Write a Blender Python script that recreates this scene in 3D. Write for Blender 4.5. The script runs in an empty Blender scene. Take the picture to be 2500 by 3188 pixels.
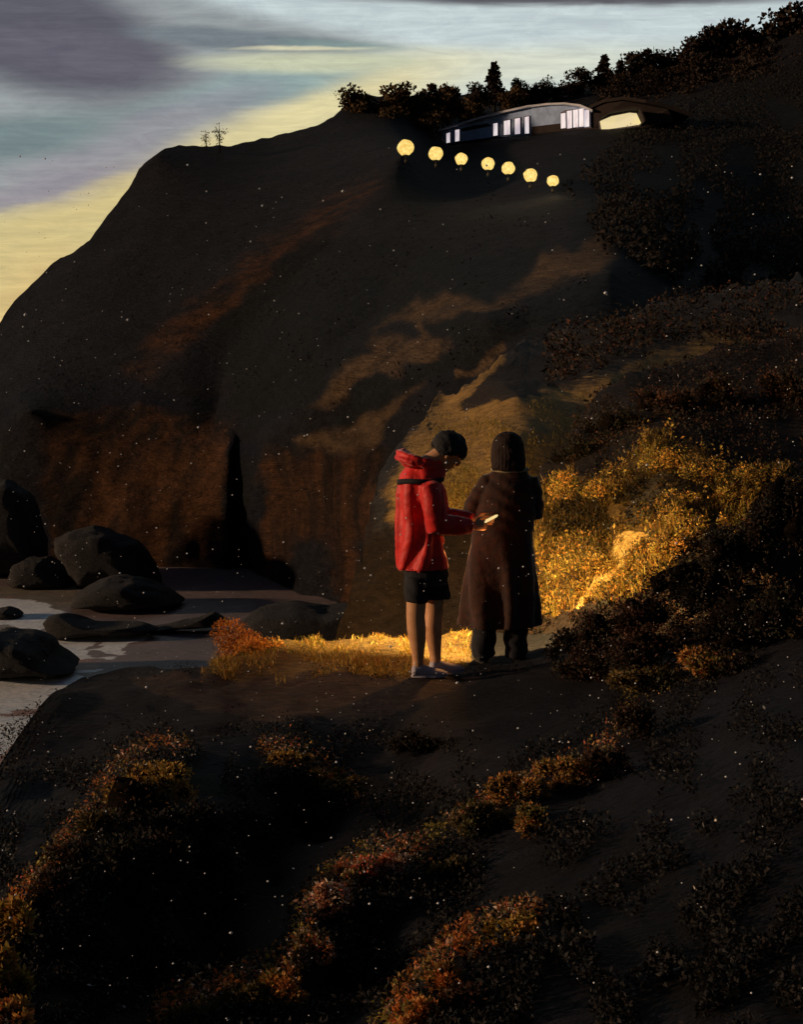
import bpy, bmesh, math, random
import numpy as np
from mathutils import Vector, noise
R = math.radians
random.seed(7)
rng = np.random.default_rng(7)
S = bpy.context.scene
COL = S.collection

# ------------------------------------------------------------------ camera
F = 4379.0; CX, CY = 1250.0, 1594.0; CAMZ = 2.1; HORIZON = 1200.0
PITCH = math.atan((CY - HORIZON) / F)
cam = bpy.data.cameras.new('camera'); camo = bpy.data.objects.new('camera', cam); COL.objects.link(camo)
camo.location = (0, 0, CAMZ); camo.rotation_euler = (math.pi/2 - PITCH, 0, 0)
cam.sensor_fit = 'VERTICAL'; cam.angle_y = 2*math.atan(1594.0/F)
cam.clip_start = 0.05; cam.clip_end = 9000
S.camera = camo
S.view_settings.view_transform = 'Standard'; S.view_settings.look = 'None'
S.view_settings.exposure = 0.0; S.view_settings.gamma = 1.0
_c, _s = math.cos(PITCH), math.sin(PITCH)

def P(px, py, Y):
    """point of the place at forward distance Y seen at photo position px, py (works on arrays)"""
    u = (px - CX)/F; v = (CY - py)/F
    dy = _c + v*_s; dz = -_s + v*_c
    return u/dy*Y, Y, CAMZ + dz/dy*Y
def PV(px, py, Y): return Vector(P(px, py, Y))
def Yz(py, z):
    """distance at which height z is seen at row py"""
    v = (CY - py)/F; return (z - CAMZ)*(_c + v*_s)/(-_s + v*_c)
def lin(c):
    return tuple(((x/255)/12.92 if x/255 <= .04045 else ((x/255+.055)/1.055)**2.4) for x in c)

# ------------------------------------------------------------------ sky and sun
SUN_DIR = Vector((-1.0, -0.07, 0.185)).normalized()      # towards the light
sun = bpy.data.lights.new('sun', 'SUN'); suno = bpy.data.objects.new('sun', sun); COL.objects.link(suno)
sun.energy = 2.4; sun.angle = R(3); sun.color = (1.0, 0.66, 0.40)
suno.rotation_euler = SUN_DIR.to_track_quat('Z', 'Y').to_euler()
W = bpy.data.worlds.new('World'); S.world = W; W.use_nodes = True
wt = W.node_tree; wt.nodes.clear()
def N(t, typ, **kw):
    n = t.nodes.new(typ)
    for k, v in kw.items():
        if k.startswith('i_'): n.inputs[k[2:]].default_value = v
        else: setattr(n, k, v)
    return n
def mathn(t, op, a, b=None, c=None, clamp=False):
    n = t.nodes.new('ShaderNodeMath'); n.operation = op; n.use_clamp = clamp
    for i, v in enumerate((a, b, c)):
        if v is None: continue
        if isinstance(v, (int, float)): n.inputs[i].default_value = v
        else: t.links.new(v, n.inputs[i])
    return n.outputs[0]
def mixc(t, fac, a, b, blend='MIX'):
    n = t.nodes.new('ShaderNodeMix'); n.data_type = 'RGBA'; n.blend_type = blend
    for sock, v in ((n.inputs[0], fac), (n.inputs[6], a), (n.inputs[7], b)):
        if hasattr(v, 'node'): t.links.new(v, sock)
        elif isinstance(v, (int, float)): sock.default_value = v
        else: sock.default_value = (*v[:3], 1)
    return n.outputs[2]
def maprange(t, v, a, b, lo=0., hi=1., smooth=True):
    n = t.nodes.new('ShaderNodeMapRange'); n.interpolation_type = 'SMOOTHSTEP' if smooth else 'LINEAR'
    t.links.new(v, n.inputs[0])
    for i, x in enumerate((a, b, lo, hi)): n.inputs[i+1].default_value = x
    return n.outputs[0]
def noisen(t, vec, scale, detail=4, rough=.55, dist=0.0, out='Fac'):
    n = t.nodes.new('ShaderNodeTexNoise'); n.inputs['Scale'].default_value = scale
    n.inputs['Detail'].default_value = detail; n.inputs['Roughness'].default_value = rough
    n.inputs['Distortion'].default_value = dist
    t.links.new(vec, n.inputs['Vector']); return n.outputs[out]
def mapping(t, vec, loc=(0,0,0), rot=(0,0,0), sc=(1,1,1), typ='POINT'):
    n = t.nodes.new('ShaderNodeMapping'); n.vector_type = typ
    n.inputs['Location'].default_value = loc; n.inputs['Rotation'].default_value = rot; n.inputs['Scale'].default_value = sc
    t.links.new(vec, n.inputs['Vector']); return n.outputs[0]

tc = N(wt, 'ShaderNodeTexCoord'); sep = N(wt, 'ShaderNodeSeparateXYZ'); wt.links.new(tc.outputs['Generated'], sep.inputs[0])
dy = mathn(wt, 'MAXIMUM', sep.outputs[1], 0.05)
U = mathn(wt, 'MULTIPLY', mathn(wt, 'DIVIDE', sep.outputs[0], dy), F)
V = mathn(wt, 'MULTIPLY', mathn(wt, 'DIVIDE', sep.outputs[2], dy), F)
cmb = N(wt, 'ShaderNodeCombineXYZ'); wt.links.new(U, cmb.inputs[0]); wt.links.new(V, cmb.inputs[1])
uv = cmb.outputs[0]
# wind-drawn warping of the clouds
wv = mapping(wt, uv, rot=(0,0,R(-9)), sc=(0.0009, 0.006, 1))
wn = noisen(wt, wv, 1.0, 6, .62, .6, 'Color')
wsub = N(wt, 'ShaderNodeVectorMath', operation='SUBTRACT'); wt.links.new(wn, wsub.inputs[0]); wsub.inputs[1].default_value = (.5,.5,.5)
wmul = N(wt, 'ShaderNodeVectorMath', operation='MULTIPLY'); wt.links.new(wsub.outputs[0], wmul.inputs[0]); wmul.inputs[1].default_value = (220, 62, 0)
wadd = N(wt, 'ShaderNodeVectorMath', operation='ADD'); wt.links.new(uv, wadd.inputs[0]); wt.links.new(wmul.outputs[0], wadd.inputs[1])
uvw = wadd.outputs[0]
grad = maprange(wt, V, 150, 1150)
col = mixc(wt, grad, lin((196, 190, 150)), lin((182, 196, 198)))
CLOUDS = [  # px, py, rx, ry, rot, colour, inner edge, strength
    (1900, 60, 1350, 210, 4, (190, 202, 204), .2, .9),
    (1500, 215, 800, 90, 3, (208, 211, 192), .2, .85),
    (260, 800, 1100, 380, 32, (206, 188, 132), .45, .97),
    (950, 340, 620, 120, 15, (216, 204, 156), .25, .9),
    (120, 960, 260, 200, 30, (210, 172, 112), .1, .6),
    (90, 310, 1180, 262, 15, (144, 150, 152), .84, .97),
    (830, 268, 520, 62, 9, (138, 160, 160), .35, .9),
    (300, 500, 440, 110, 18, (144, 142, 149), .3, .8),
    (60, 430, 420, 90, 8, (110, 128, 130), .3, .85),
    (620, 330, 330, 60, 14, (140, 139, 147), .3, .6),
    (120, 590, 330, 36, 14, (142, 138, 148), .4, .8),
    (60, 80, 560, 210, -16, (88, 87, 98), .6, .96),
    (230, 170, 420, 90, -8, (98, 96, 107), .3, .8),
    (760, 130, 390, 38, -5, (112, 122, 128), .5, .93),
    (1050, 148, 260, 20, -3, (126, 146, 144), .3, .8),
    (960, 205, 430, 40, -1, (198, 201, 170), .35, .85),
    (960, 158, 260, 9, -1, (222, 216, 180), .3, .7),
    (1060, 0, 640, 112, -9, (190, 203, 205), .6, .95),
    (1800, -14, 900, 36, 0, (66, 58, 70), .4, .9),
]
for (px, py, rx, ry, rot, c, inner, st) in CLOUDS:
    x, y, z = P(px, py, 1.0)
    m = mapping(wt, uvw, loc=(x*F, (z-CAMZ)*F, 0), rot=(0,0,R(rot)), sc=(rx, ry, 1), typ='TEXTURE')
    ln = N(wt, 'ShaderNodeVectorMath', operation='LENGTH'); wt.links.new(m, ln.inputs[0])
    f = maprange(wt, ln.outputs['Value'], 1.15, inner, 0, st)
    col = mixc(wt, f, col, lin(c))
# fine drawn-out texture in the cloud deck
st1 = noisen(wt, mapping(wt, uv, rot=(0,0,R(-6)), sc=(.003, .05, 1)), 1.0, 5, .7)
col = mixc(wt, .55, col, mixc(wt, 1.0, col, mixc(wt, maprange(wt, st1, .25, .75), (.80,.81,.83), (1.16,1.15,1.13)), 'MULTIPLY'))
st2 = noisen(wt, mapping(wt, uv, rot=(0,0,R(-14)), sc=(.0045, .017, 1)), 1.0, 9, .72, 1.2)
col = mixc(wt, .5, col, mixc(wt, 1.0, col, mixc(wt, maprange(wt, st2, .3, .7), (.80,.80,.84), (1.18,1.19,1.16)), 'MULTIPLY'))
sky = N(wt, 'ShaderNodeTexSky', sky_type='NISHITA', sun_disc=False, sun_elevation=R(4.0),
        sun_rotation=math.atan2(SUN_DIR.x, SUN_DIR.y))
night = mixc(wt, 1.0, sky.outputs[0], (.019, .021, .029), 'MULTIPLY')
ff = mathn(wt, 'MULTIPLY', maprange(wt, sep.outputs[1], .55, .9), maprange(wt, sep.outputs[2], .75, .35))
bg = N(wt, 'ShaderNodeBackground'); wt.links.new(mixc(wt, ff, night, col), bg.inputs[0]); bg.inputs[1].default_value = 1.08
wo = N(wt, 'ShaderNodeOutputWorld'); wt.links.new(bg.outputs[0], wo.inputs[0])

# ------------------------------------------------------------------ materials
def new_mat(name):
    m = bpy.data.materials.new(name); m.use_nodes = True; t = m.node_tree; t.nodes.clear()
    b = N(t, 'ShaderNodeBsdfPrincipled'); o = N(t, 'ShaderNodeOutputMaterial'); t.links.new(b.outputs[0], o.inputs[0])
    return m, t, b
def bump(t, b, h, strength, dist):
    n = N(t, 'ShaderNodeBump'); n.inputs['Strength'].default_value = strength; n.inputs['Distance'].default_value = dist
    t.links.new(h, n.inputs['Height']); t.links.new(n.outputs[0], b.inputs['Normal'])
def obj_vec(t): return N(t, 'ShaderNodeTexCoord').outputs['Object']
def simple(name, c1, c2, scale=20, rough=.85, bs=.4, bd=.01, spec=.3, stretch=(1,1,1), metallic=0):
    m, t, b = new_mat(name); v = mapping(t, obj_vec(t), sc=stretch)
    n1 = noisen(t, v, scale, 5, .6)
    t.links.new(mixc(t, maprange(t, n1, .3, .7), c1, c2), b.inputs['Base Color'])
    b.inputs['Roughness'].default_value = rough; b.inputs['Specular IOR Level'].default_value = spec
    b.inputs['Metallic'].default_value = metallic
    bump(t, b, noisen(t, v, scale*3, 5, .65), bs, bd); return m
def terrain_mat(name, c1, c2, layers, scale, streak, bd, spec=.15, edge=.7, rough=.9, vert=-1, lo_=.36, hi_=.64):
    """rock and scrub: base of two noise-mixed covers, then one colour pair per mask attribute m0, m1, m2..."""
    m, t, b = new_mat(name); v0 = obj_vec(t); v = mapping(t, v0, sc=streak)
    big = noisen(t, v0, scale*.12, 5, .6, .4); fine = noisen(t, v, scale, 7, .68, .3)
    c = mixc(t, maprange(t, big, .35, .65), c1, c2)
    for k, (ca, cb, strength) in enumerate(layers):
        a = N(t, 'ShaderNodeAttribute', attribute_name='m%d' % k)
        e = mathn(t, 'ADD', a.outputs['Fac'], mathn(t, 'MULTIPLY', mathn(t, 'SUBTRACT', fine, .5), edge))
        cc = mixc(t, maprange(t, noisen(t, mapping(t, v0, sc=(1,1,.10)) if k == vert else v, scale*.4, 5, .65), .35, .65), ca, cb)
        c = mixc(t, mathn(t, 'MULTIPLY', maprange(t, e, lo_, hi_), strength), c, cc)
    grain = maprange(t, noisen(t, v, scale*2.3, 6, .75), .25, .75, .45, 1.6)
    cc = N(t, 'ShaderNodeCombineXYZ')
    for i in range(3): t.links.new(grain, cc.inputs[i])
    t.links.new(mixc(t, 1.0, c, cc.outputs[0], 'MULTIPLY'), b.inputs['Base Color'])
    b.inputs['Roughness'].default_value = rough; b.inputs['Specular IOR Level'].default_value = spec
    h = mathn(t, 'ADD', mathn(t, 'MULTIPLY', noisen(t, v, scale, 8, .72), 1.0), mathn(t, 'MULTIPLY', noisen(t, v, scale*4, 4, .7), .35))
    bump(t, b, h, 1.0, bd); return m
def leaf_mat(name, tint=(1,1,1), rough=.65, trans=.25):
    m, t, b = new_mat(name)
    a = N(t, 'ShaderNodeAttribute', attribute_name='leaf')
    c = mixc(t, 1.0, a.outputs['Color'], tint, 'MULTIPLY')
    t.links.new(c, b.inputs['Base Color']); b.inputs['Roughness'].default_value = rough
    b.inputs['Specular IOR Level'].default_value = .25
    tr = N(t, 'ShaderNodeBsdfTranslucent'); t.links.new(c, tr.inputs[0])
    mx = N(t, 'ShaderNodeMixShader'); mx.inputs[0].default_value = trans
    t.links.new(b.outputs[0], mx.inputs[1]); t.links.new(tr.outputs[0], mx.inputs[2])
    t.links.new(mx.outputs[0], [n for n in t.nodes if n.type == 'OUTPUT_MATERIAL'][0].inputs[0]); return m
def emit_mat(name, c, strength, c2=None, scale=1.0, stretch=(1,1,1)):
    m, t, b = new_mat(name); v = mapping(t, obj_vec(t), sc=stretch)
    n = noisen(t, v, scale, 4, .6)
    cc = mixc(t, maprange(t, n, .35, .65), c, c2 or c)
    b.inputs['Base Color'].default_value = (.1,.1,.1,1)
    t.links.new(cc, b.inputs['Emission Color']); b.inputs['Emission Strength'].default_value = strength; return m

# ------------------------------------------------------------------ object helpers
def tag(o, label=None, cat=None, group=None, kind=None):
    if label: o['label'] = label
    if cat: o['category'] = cat
    if group: o['group'] = group
    if kind: o['kind'] = kind
    return o
def mesh_obj(name, verts, faces, mat, parent=None, smooth=True, world_origin=None):
    me = bpy.data.meshes.new(name); me.from_pydata([tuple(v) for v in verts], [], [tuple(f) for f in faces]); me.update()
    if smooth: me.polygons.foreach_set('use_smooth', [True]*len(me.polygons))
    me.materials.append(mat)
    o = bpy.data.objects.new(name, me); COL.objects.link(o)
    if parent: o.parent = parent
    return o
def bm_obj(name, bm, mat, parent=None, smooth=True):
    me = bpy.data.meshes.new(name); bm.to_mesh(me); bm.free()
    if smooth: me.polygons.foreach_set('use_smooth', [True]*len(me.polygons))
    me.materials.append(mat); o = bpy.data.objects.new(name, me); COL.objects.link(o)
    if parent: o.parent = parent
    return o
def empty(name, loc, rz=0):
    o = bpy.data.objects.new(name, None); COL.objects.link(o); o.location = loc; o.rotation_euler = (0,0,rz)
    o.empty_display_size = .1; return o
def quads_mesh(name, V4, cols, mat, parent=None):
    """V4: (n,4,3) leaf faces with their own colours cols (n,3)"""
    n = len(V4); me = bpy.data.meshes.new(name)
    me.vertices.add(n*4); me.vertices.foreach_set('co', V4.reshape(-1).astype(np.float32))
    me.loops.add(n*4); me.loops.foreach_set('vertex_index', np.arange(n*4, dtype=np.int32))
    me.polygons.add(n); me.polygons.foreach_set('loop_start', np.arange(n, dtype=np.int32)*4)
    me.polygons.foreach_set('loop_total', np.full(n, 4, dtype=np.int32))
    me.update(calc_edges=True)
    a = me.attributes.new('leaf', 'FLOAT_COLOR', 'POINT')
    cc = np.ones((n*4, 4), np.float32); cc[:, :3] = np.repeat(cols, 4, axis=0); a.data.foreach_set('color', cc.reshape(-1))
    me.materials.append(mat); o = bpy.data.objects.new(name, me); COL.objects.link(o)
    if parent: o.parent = parent
    return o
def rand_leaves(C, size, up=.3, aspect=.45, outward=None):
    """leaf quads at points C (n,3) of length size (n,)"""
    n = len(C); d = rng.normal(size=(n,3)); d[:,2] += up
    if outward is not None: d += outward*1.2
    d /= np.linalg.norm(d, axis=1)[:,None]
    w = np.cross(d, rng.normal(size=(n,3))); w /= np.linalg.norm(w, axis=1)[:,None]
    L = d*size[:,None]; Wd = w*(size*aspect*.5)[:,None]
    nn = np.cross(d, w)*(size*.12)[:,None]
    return np.stack([C, C+L*.5-Wd+nn, C+L, C+L*.5+Wd+nn], axis=1)

# value noise on arrays
def fnoise(x, y, z=0.0, octaves=4, rough=.5):
    x = np.asarray(x, float); out = np.empty(x.shape); xf = x.ravel(); yf = np.broadcast_to(y, x.shape).ravel(); zf = np.broadcast_to(z, x.shape).ravel()
    o = out.ravel()
    for i in range(len(xf)):
        o[i] = noise.fractal((xf[i], yf[i], zf[i]), 1.0, 2.0, octaves)
    return o.reshape(x.shape)

# ------------------------------------------------------------------ terrain sheets
class Rbf:
    def __init__(s, pts):
        a = np.array(pts, float); s.p = a[:, :2]/1000; v = np.log(a[:, 2]); n = len(a)
        A = np.zeros((n+3, n+3)); d = np.linalg.norm(s.p[:,None]-s.p[None], axis=2)
        A[:n,:n] = -d; A[:n,n] = 1; A[:n,n+1:] = s.p; A[n,:n] = 1; A[n+1:,:n] = s.p.T
        s.w = np.linalg.solve(A, np.concatenate([v, [0,0,0]])); s.lo, s.hi = v.min()-.15, v.max()+.15
    def __call__(s, px, py):
        q = np.stack([np.asarray(px, float).ravel(), np.asarray(py, float).ravel()], 1)/1000
        d = np.linalg.norm(q[:,None]-s.p[None], axis=2); n = len(s.p)
        v = -d@s.w[:n] + s.w[n] + q@s.w[n+1:]
        return np.exp(np.clip(v, s.lo, s.hi)).reshape(np.shape(px))
def polydist(px, py, poly):
    """signed distance in photo pixels, positive inside"""
    poly = np.array(poly, float); n = len(poly); best = np.full(px.shape, 1e9); inside = np.zeros(px.shape, bool)
    for i in range(n):
        a, b = poly[i], poly[(i+1) % n]; ab = b-a; L = max(ab@ab, 1e-9)
        t = np.clip(((px-a[0])*ab[0]+(py-a[1])*ab[1])/L, 0, 1)
        best = np.minimum(best, np.hypot(px-a[0]-t*ab[0], py-a[1]-t*ab[1]))
        c = ((a[1] > py) != (b[1] > py)) & (px < (b[0]-a[0])*(py-a[1])/(b[1]-a[1]+1e-12)+a[0]); inside ^= c
    return np.where(inside, best, -best)
class Sheet:
    def __init__(s, top, bot, depth, amp=0.0, freq=1.0, zamp=0.0, seed=0, ridges=None, dents=()):
        s.top = np.array(top, float); s.bot = np.array(bot, float); s.rbf = Rbf(depth)
        s.amp, s.freq, s.zamp, s.seed, s.dents = amp, freq, zamp, seed, dents
    def edges(s, px):
        return np.interp(px, s.top[:,0], s.top[:,1]), np.interp(px, s.bot[:,0], s.bot[:,1])
    def pos(s, px, py):
        Y = s.rbf(px, py)
        for (poly, soft, dy_) in s.dents:
            sd = polydist(px, py, poly); k = np.clip(.5+sd/(2*soft), 0, 1); k = k*k*(3-2*k); Y = Y + dy_*k
        x, y, z = P(px, py, Y); x = np.array(x); y = np.array(y, float)*np.ones_like(x); z = np.array(z)
        if s.amp:
            n1 = fnoise(x*s.freq, y*s.freq*.6+s.seed, z*s.freq, 5)
            t = Y/np.mean(s.rbf.hi*0+np.exp((s.rbf.lo+s.rbf.hi)/2))
            y = y + n1*s.amp; x = x + n1*s.amp*.3; z = z + n1*s.zamp
        return x, y, z
    def build(s, name, mat, nu, nv, px0, px1, masks=(), back=(30, 8), edge_noise=0, vpow=1.0):
        u = np.linspace(px0, px1, nu); v = np.linspace(0, 1, nv)**vpow
        t, b = s.edges(u)
        if edge_noise: t = t + fnoise(u*.02, s.seed+5.0, 0, 5)*edge_noise
        PX = np.repeat(u[None], nv, 0); PY = t[None] + (b-t)[None]*v[:,None]
        x, y, z = s.pos(PX, PY)
        bx, by, bz = x[:1]*(1+back[0]/y[:1]), y[:1]+back[0], z[:1]-back[1]
        b2x, b2y, b2z = x[:1]*(1+3*back[0]/y[:1]), y[:1]+3*back[0], z[:1]-4*back[1]
        x = np.vstack([b2x, bx, x]); y = np.vstack([b2y, by, y]); z = np.vstack([b2z, bz, z]); nv2 = nv+2
        vs = np.stack([x, y, z], -1).reshape(-1, 3)
        idx = np.arange(nv2*nu).reshape(nv2, nu)
        f = np.stack([idx[:-1,:-1], idx[1:,:-1], idx[1:,1:], idx[:-1,1:]], -1).reshape(-1, 4)
        me = bpy.data.meshes.new(name); me.from_pydata(vs.tolist(), [], f.tolist()); me.update()
        me.polygons.foreach_set('use_smooth', [True]*len(me.polygons)); me.materials.append(mat)
        jx = fnoise(PX*.012, PY*.012, 3.0, 4)*28; jy = fnoise(PX*.012, PY*.012, 9.0, 4)*28
        for k, polys in enumerate(masks):
            m = np.zeros(PX.shape)
            for entry in polys:
                soft, poly = entry
                m = np.maximum(m, np.clip(.5+polydist(PX+jx, PY+jy, poly)/(2*soft), 0, 1))
            m = np.vstack([m[:1]*0, m[:1], m])
            a = me.attributes.new('m%d' % k, 'FLOAT', 'POINT'); a.data.foreach_set('value', m.ravel().astype(np.float32))
        o = bpy.data.objects.new(name, me); COL.objects.link(o); o['kind'] = 'structure'; return o
def Z4(pts): return [(600+.82*a, 700+.82*b) for a, b in pts]     # polygon read off one enlargement of the photo

# far headland
head = Sheet(
    top=[(-900,1750),(-400,1250),(0,1012),(60,925),(150,830),(280,748),(340,655),(430,525),(500,472),(560,450),(700,455),(840,428),(950,402),(1030,372),(1062,335),(1100,300),
         (1200,300),(1400,300),(1550,280),(1700,275),(1850,245),(2000,215),(2100,190),(2250,130),(2350,120),(2500,60),(2900,-60),(3500,-200)],
    bot=[(-900,1795),(-400,1795),(0,1790),(700,1790),(760,1905),(1150,1990),(1300,2100),(3500,2300)],
    depth=[(-900,1790,112),(-400,1790,110),(0,1790,108),(300,1790,108),(700,1790,107),(60,1300,114),(400,1290,114),(700,1300,109),
           (0,1020,150),(300,760,165),(500,480,190),(840,430,210),(1062,340,225),(1300,310,262),(1400,452,235),(1650,425,222),(1850,405,214),(2000,400,212),(1700,280,285),(2000,220,290),(2500,80,270),
           (500,900,145),(900,700,150),(800,1100,115),(1263,480,165),(1722,600,140),(1200,900,112),(2400,600,170),(2400,1000,90),
           (760,1350,104),(760,1900,104),(850,1350,98),(850,1900,97),(1000,1150,96),(1150,1450,84),(1150,1950,84),(1500,1000,78),(1900,850,85),(1500,1500,60),(2400,1400,60),(2900,1400,60),(2900,400,200)],
    amp=2.6, freq=.05, zamp=.9, seed=3,
    dents=[([(722,1360),(782,1360),(790,1930),(735,1930)], 24, 2.2), (Z4([(40,440),(180,300),(420,80),(560,40),(520,120),(330,330),(200,500),(60,760)]), 110, 4.5), (Z4([(640,1000),(760,830),(960,640),(1160,450),(1250,420),(1100,600),(900,800),(800,1000)]), 80, 2.2), (Z4([(150,760),(300,560),(560,380),(700,330),(560,520),(380,680),(230,780)]), 60, 2.5)])
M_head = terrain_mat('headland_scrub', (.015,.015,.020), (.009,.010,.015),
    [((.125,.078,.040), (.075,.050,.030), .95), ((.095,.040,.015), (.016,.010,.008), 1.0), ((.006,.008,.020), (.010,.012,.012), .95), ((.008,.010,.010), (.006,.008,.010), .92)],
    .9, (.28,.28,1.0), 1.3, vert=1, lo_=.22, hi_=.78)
HEAD_TAN = [Z4([(680,415),(740,350),(820,300),(1000,225),(1060,250),(1130,280),(1210,250),(1280,200),(1330,90),(1450,90),(1560,40),(1640,130),(1500,190),(1350,240),(1240,300),(1150,350),(1060,320),(870,375),(900,420),(960,470),(900,520),(840,540),(720,580),(620,610),(510,700),(440,700),(480,650),(600,520),(690,445),(780,440),(700,415)]),  # tan patches on the headland
    Z4([(380,830),(480,790),(560,800),(640,730),(760,640),(850,630),(780,720),(700,780),(690,830),(620,905),(540,885),(400,860)]), Z4([(960,600),(1060,560),(1110,500),(1150,455),(1170,500),(1130,560),(1040,600),(970,640)])]
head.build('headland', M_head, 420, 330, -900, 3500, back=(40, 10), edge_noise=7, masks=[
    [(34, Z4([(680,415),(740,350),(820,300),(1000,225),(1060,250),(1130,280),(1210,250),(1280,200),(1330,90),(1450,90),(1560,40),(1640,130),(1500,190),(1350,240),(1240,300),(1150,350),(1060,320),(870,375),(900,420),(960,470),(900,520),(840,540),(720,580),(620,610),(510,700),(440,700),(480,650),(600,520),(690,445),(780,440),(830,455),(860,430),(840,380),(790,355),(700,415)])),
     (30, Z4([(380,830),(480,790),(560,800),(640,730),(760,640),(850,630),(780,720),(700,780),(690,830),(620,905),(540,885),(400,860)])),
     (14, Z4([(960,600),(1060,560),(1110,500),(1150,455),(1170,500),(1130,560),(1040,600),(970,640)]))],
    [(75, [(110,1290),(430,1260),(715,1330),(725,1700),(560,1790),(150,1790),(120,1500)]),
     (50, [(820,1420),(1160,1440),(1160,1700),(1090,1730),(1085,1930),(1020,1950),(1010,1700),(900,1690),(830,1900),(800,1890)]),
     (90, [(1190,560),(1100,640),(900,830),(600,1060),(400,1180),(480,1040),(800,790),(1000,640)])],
    [(22, [(700,1345),(790,1350),(800,1940),(735,1940)]),  # shade of the cliff crevice darkened into the colour
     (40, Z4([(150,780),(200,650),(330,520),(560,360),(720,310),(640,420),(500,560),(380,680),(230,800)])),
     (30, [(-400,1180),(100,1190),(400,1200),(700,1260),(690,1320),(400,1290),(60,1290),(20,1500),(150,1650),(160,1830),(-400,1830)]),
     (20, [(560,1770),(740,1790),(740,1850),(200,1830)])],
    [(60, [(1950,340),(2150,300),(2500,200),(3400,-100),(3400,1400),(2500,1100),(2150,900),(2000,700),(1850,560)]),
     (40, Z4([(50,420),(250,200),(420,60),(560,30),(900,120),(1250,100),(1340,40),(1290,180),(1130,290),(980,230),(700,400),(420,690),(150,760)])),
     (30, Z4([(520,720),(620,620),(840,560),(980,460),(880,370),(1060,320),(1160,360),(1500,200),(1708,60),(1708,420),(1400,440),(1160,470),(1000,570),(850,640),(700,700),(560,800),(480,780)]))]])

# sea and beach, 12 m below the ledge
SEAZ = -12.0
def sea_level(px, py): return Yz(py, SEAZ)
def plane_sheet(name, x0, x1, y0, y1, nx, ny, zf, mat, masks=()):
    X, Yg = np.meshgrid(np.linspace(x0, x1, nx), np.linspace(y0, y1, ny)); Zg = zf(X, Yg)
    idx = np.arange(nx*ny).reshape(ny, nx)
    f = np.stack([idx[:-1,:-1], idx[:-1,1:], idx[1:,1:], idx[1:,:-1]], -1).reshape(-1, 4)
    me = bpy.data.meshes.new(name); me.from_pydata(np.stack([X, Yg, Zg], -1).reshape(-1, 3).tolist(), [], f.tolist()); me.update()
    me.polygons.foreach_set('use_smooth', [True]*len(me.polygons)); me.materials.append(mat)
    if masks:
        # where on the shore each point is seen in the photo
        v = (Zg-CAMZ)/Yg; PYp = CY - F*(v*_c+_s)/(_c-v*_s); PXp = CX + F*(X/Yg)*(_c+(CY-PYp)/F*_s)
        jx = fnoise(X*.35, Yg*.8, 1.0, 4)*24; jy = fnoise(X*.35, Yg*.8, 7.0, 4)*9
        for k, polys in enumerate(masks):
            m = np.zeros(X.shape)
            for soft, poly in polys: m = np.maximum(m, np.clip(.5+polydist(PXp+jx, PYp+jy, poly)/(2*soft), 0, 1))
            a = me.attributes.new('m%d' % k, 'FLOAT', 'POINT'); a.data.foreach_set('value', m.ravel().astype(np.float32))
    o = bpy.data.objects.new(name, me); COL.objects.link(o); o['kind'] = 'structure'; return o
M_sea = simple('deep_water', (.012,.016,.022), (.02,.024,.03), .4, .18, .5, .12, .5)
plane_sheet('sea', -4000, 4000, 20, 6000, 3, 3, lambda a, b: a*0+SEAZ-.25, M_sea)
M_beach = terrain_mat('wet_sand', (.25,.19,.185), (.19,.15,.15),
    [((.26,.22,.16), (.18,.16,.12), .9), ((.50,.25,.17), (.34,.20,.15), .8), ((.93,.97,1.0), (.80,.88,.95), 1.0)], 2.6, (.5,2.2,1), .09, spec=.4, edge=1.0, rough=.5)
def Z5(pts): return [(a*900/1708, 1600+b*900/1708) for a, b in pts]
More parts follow.
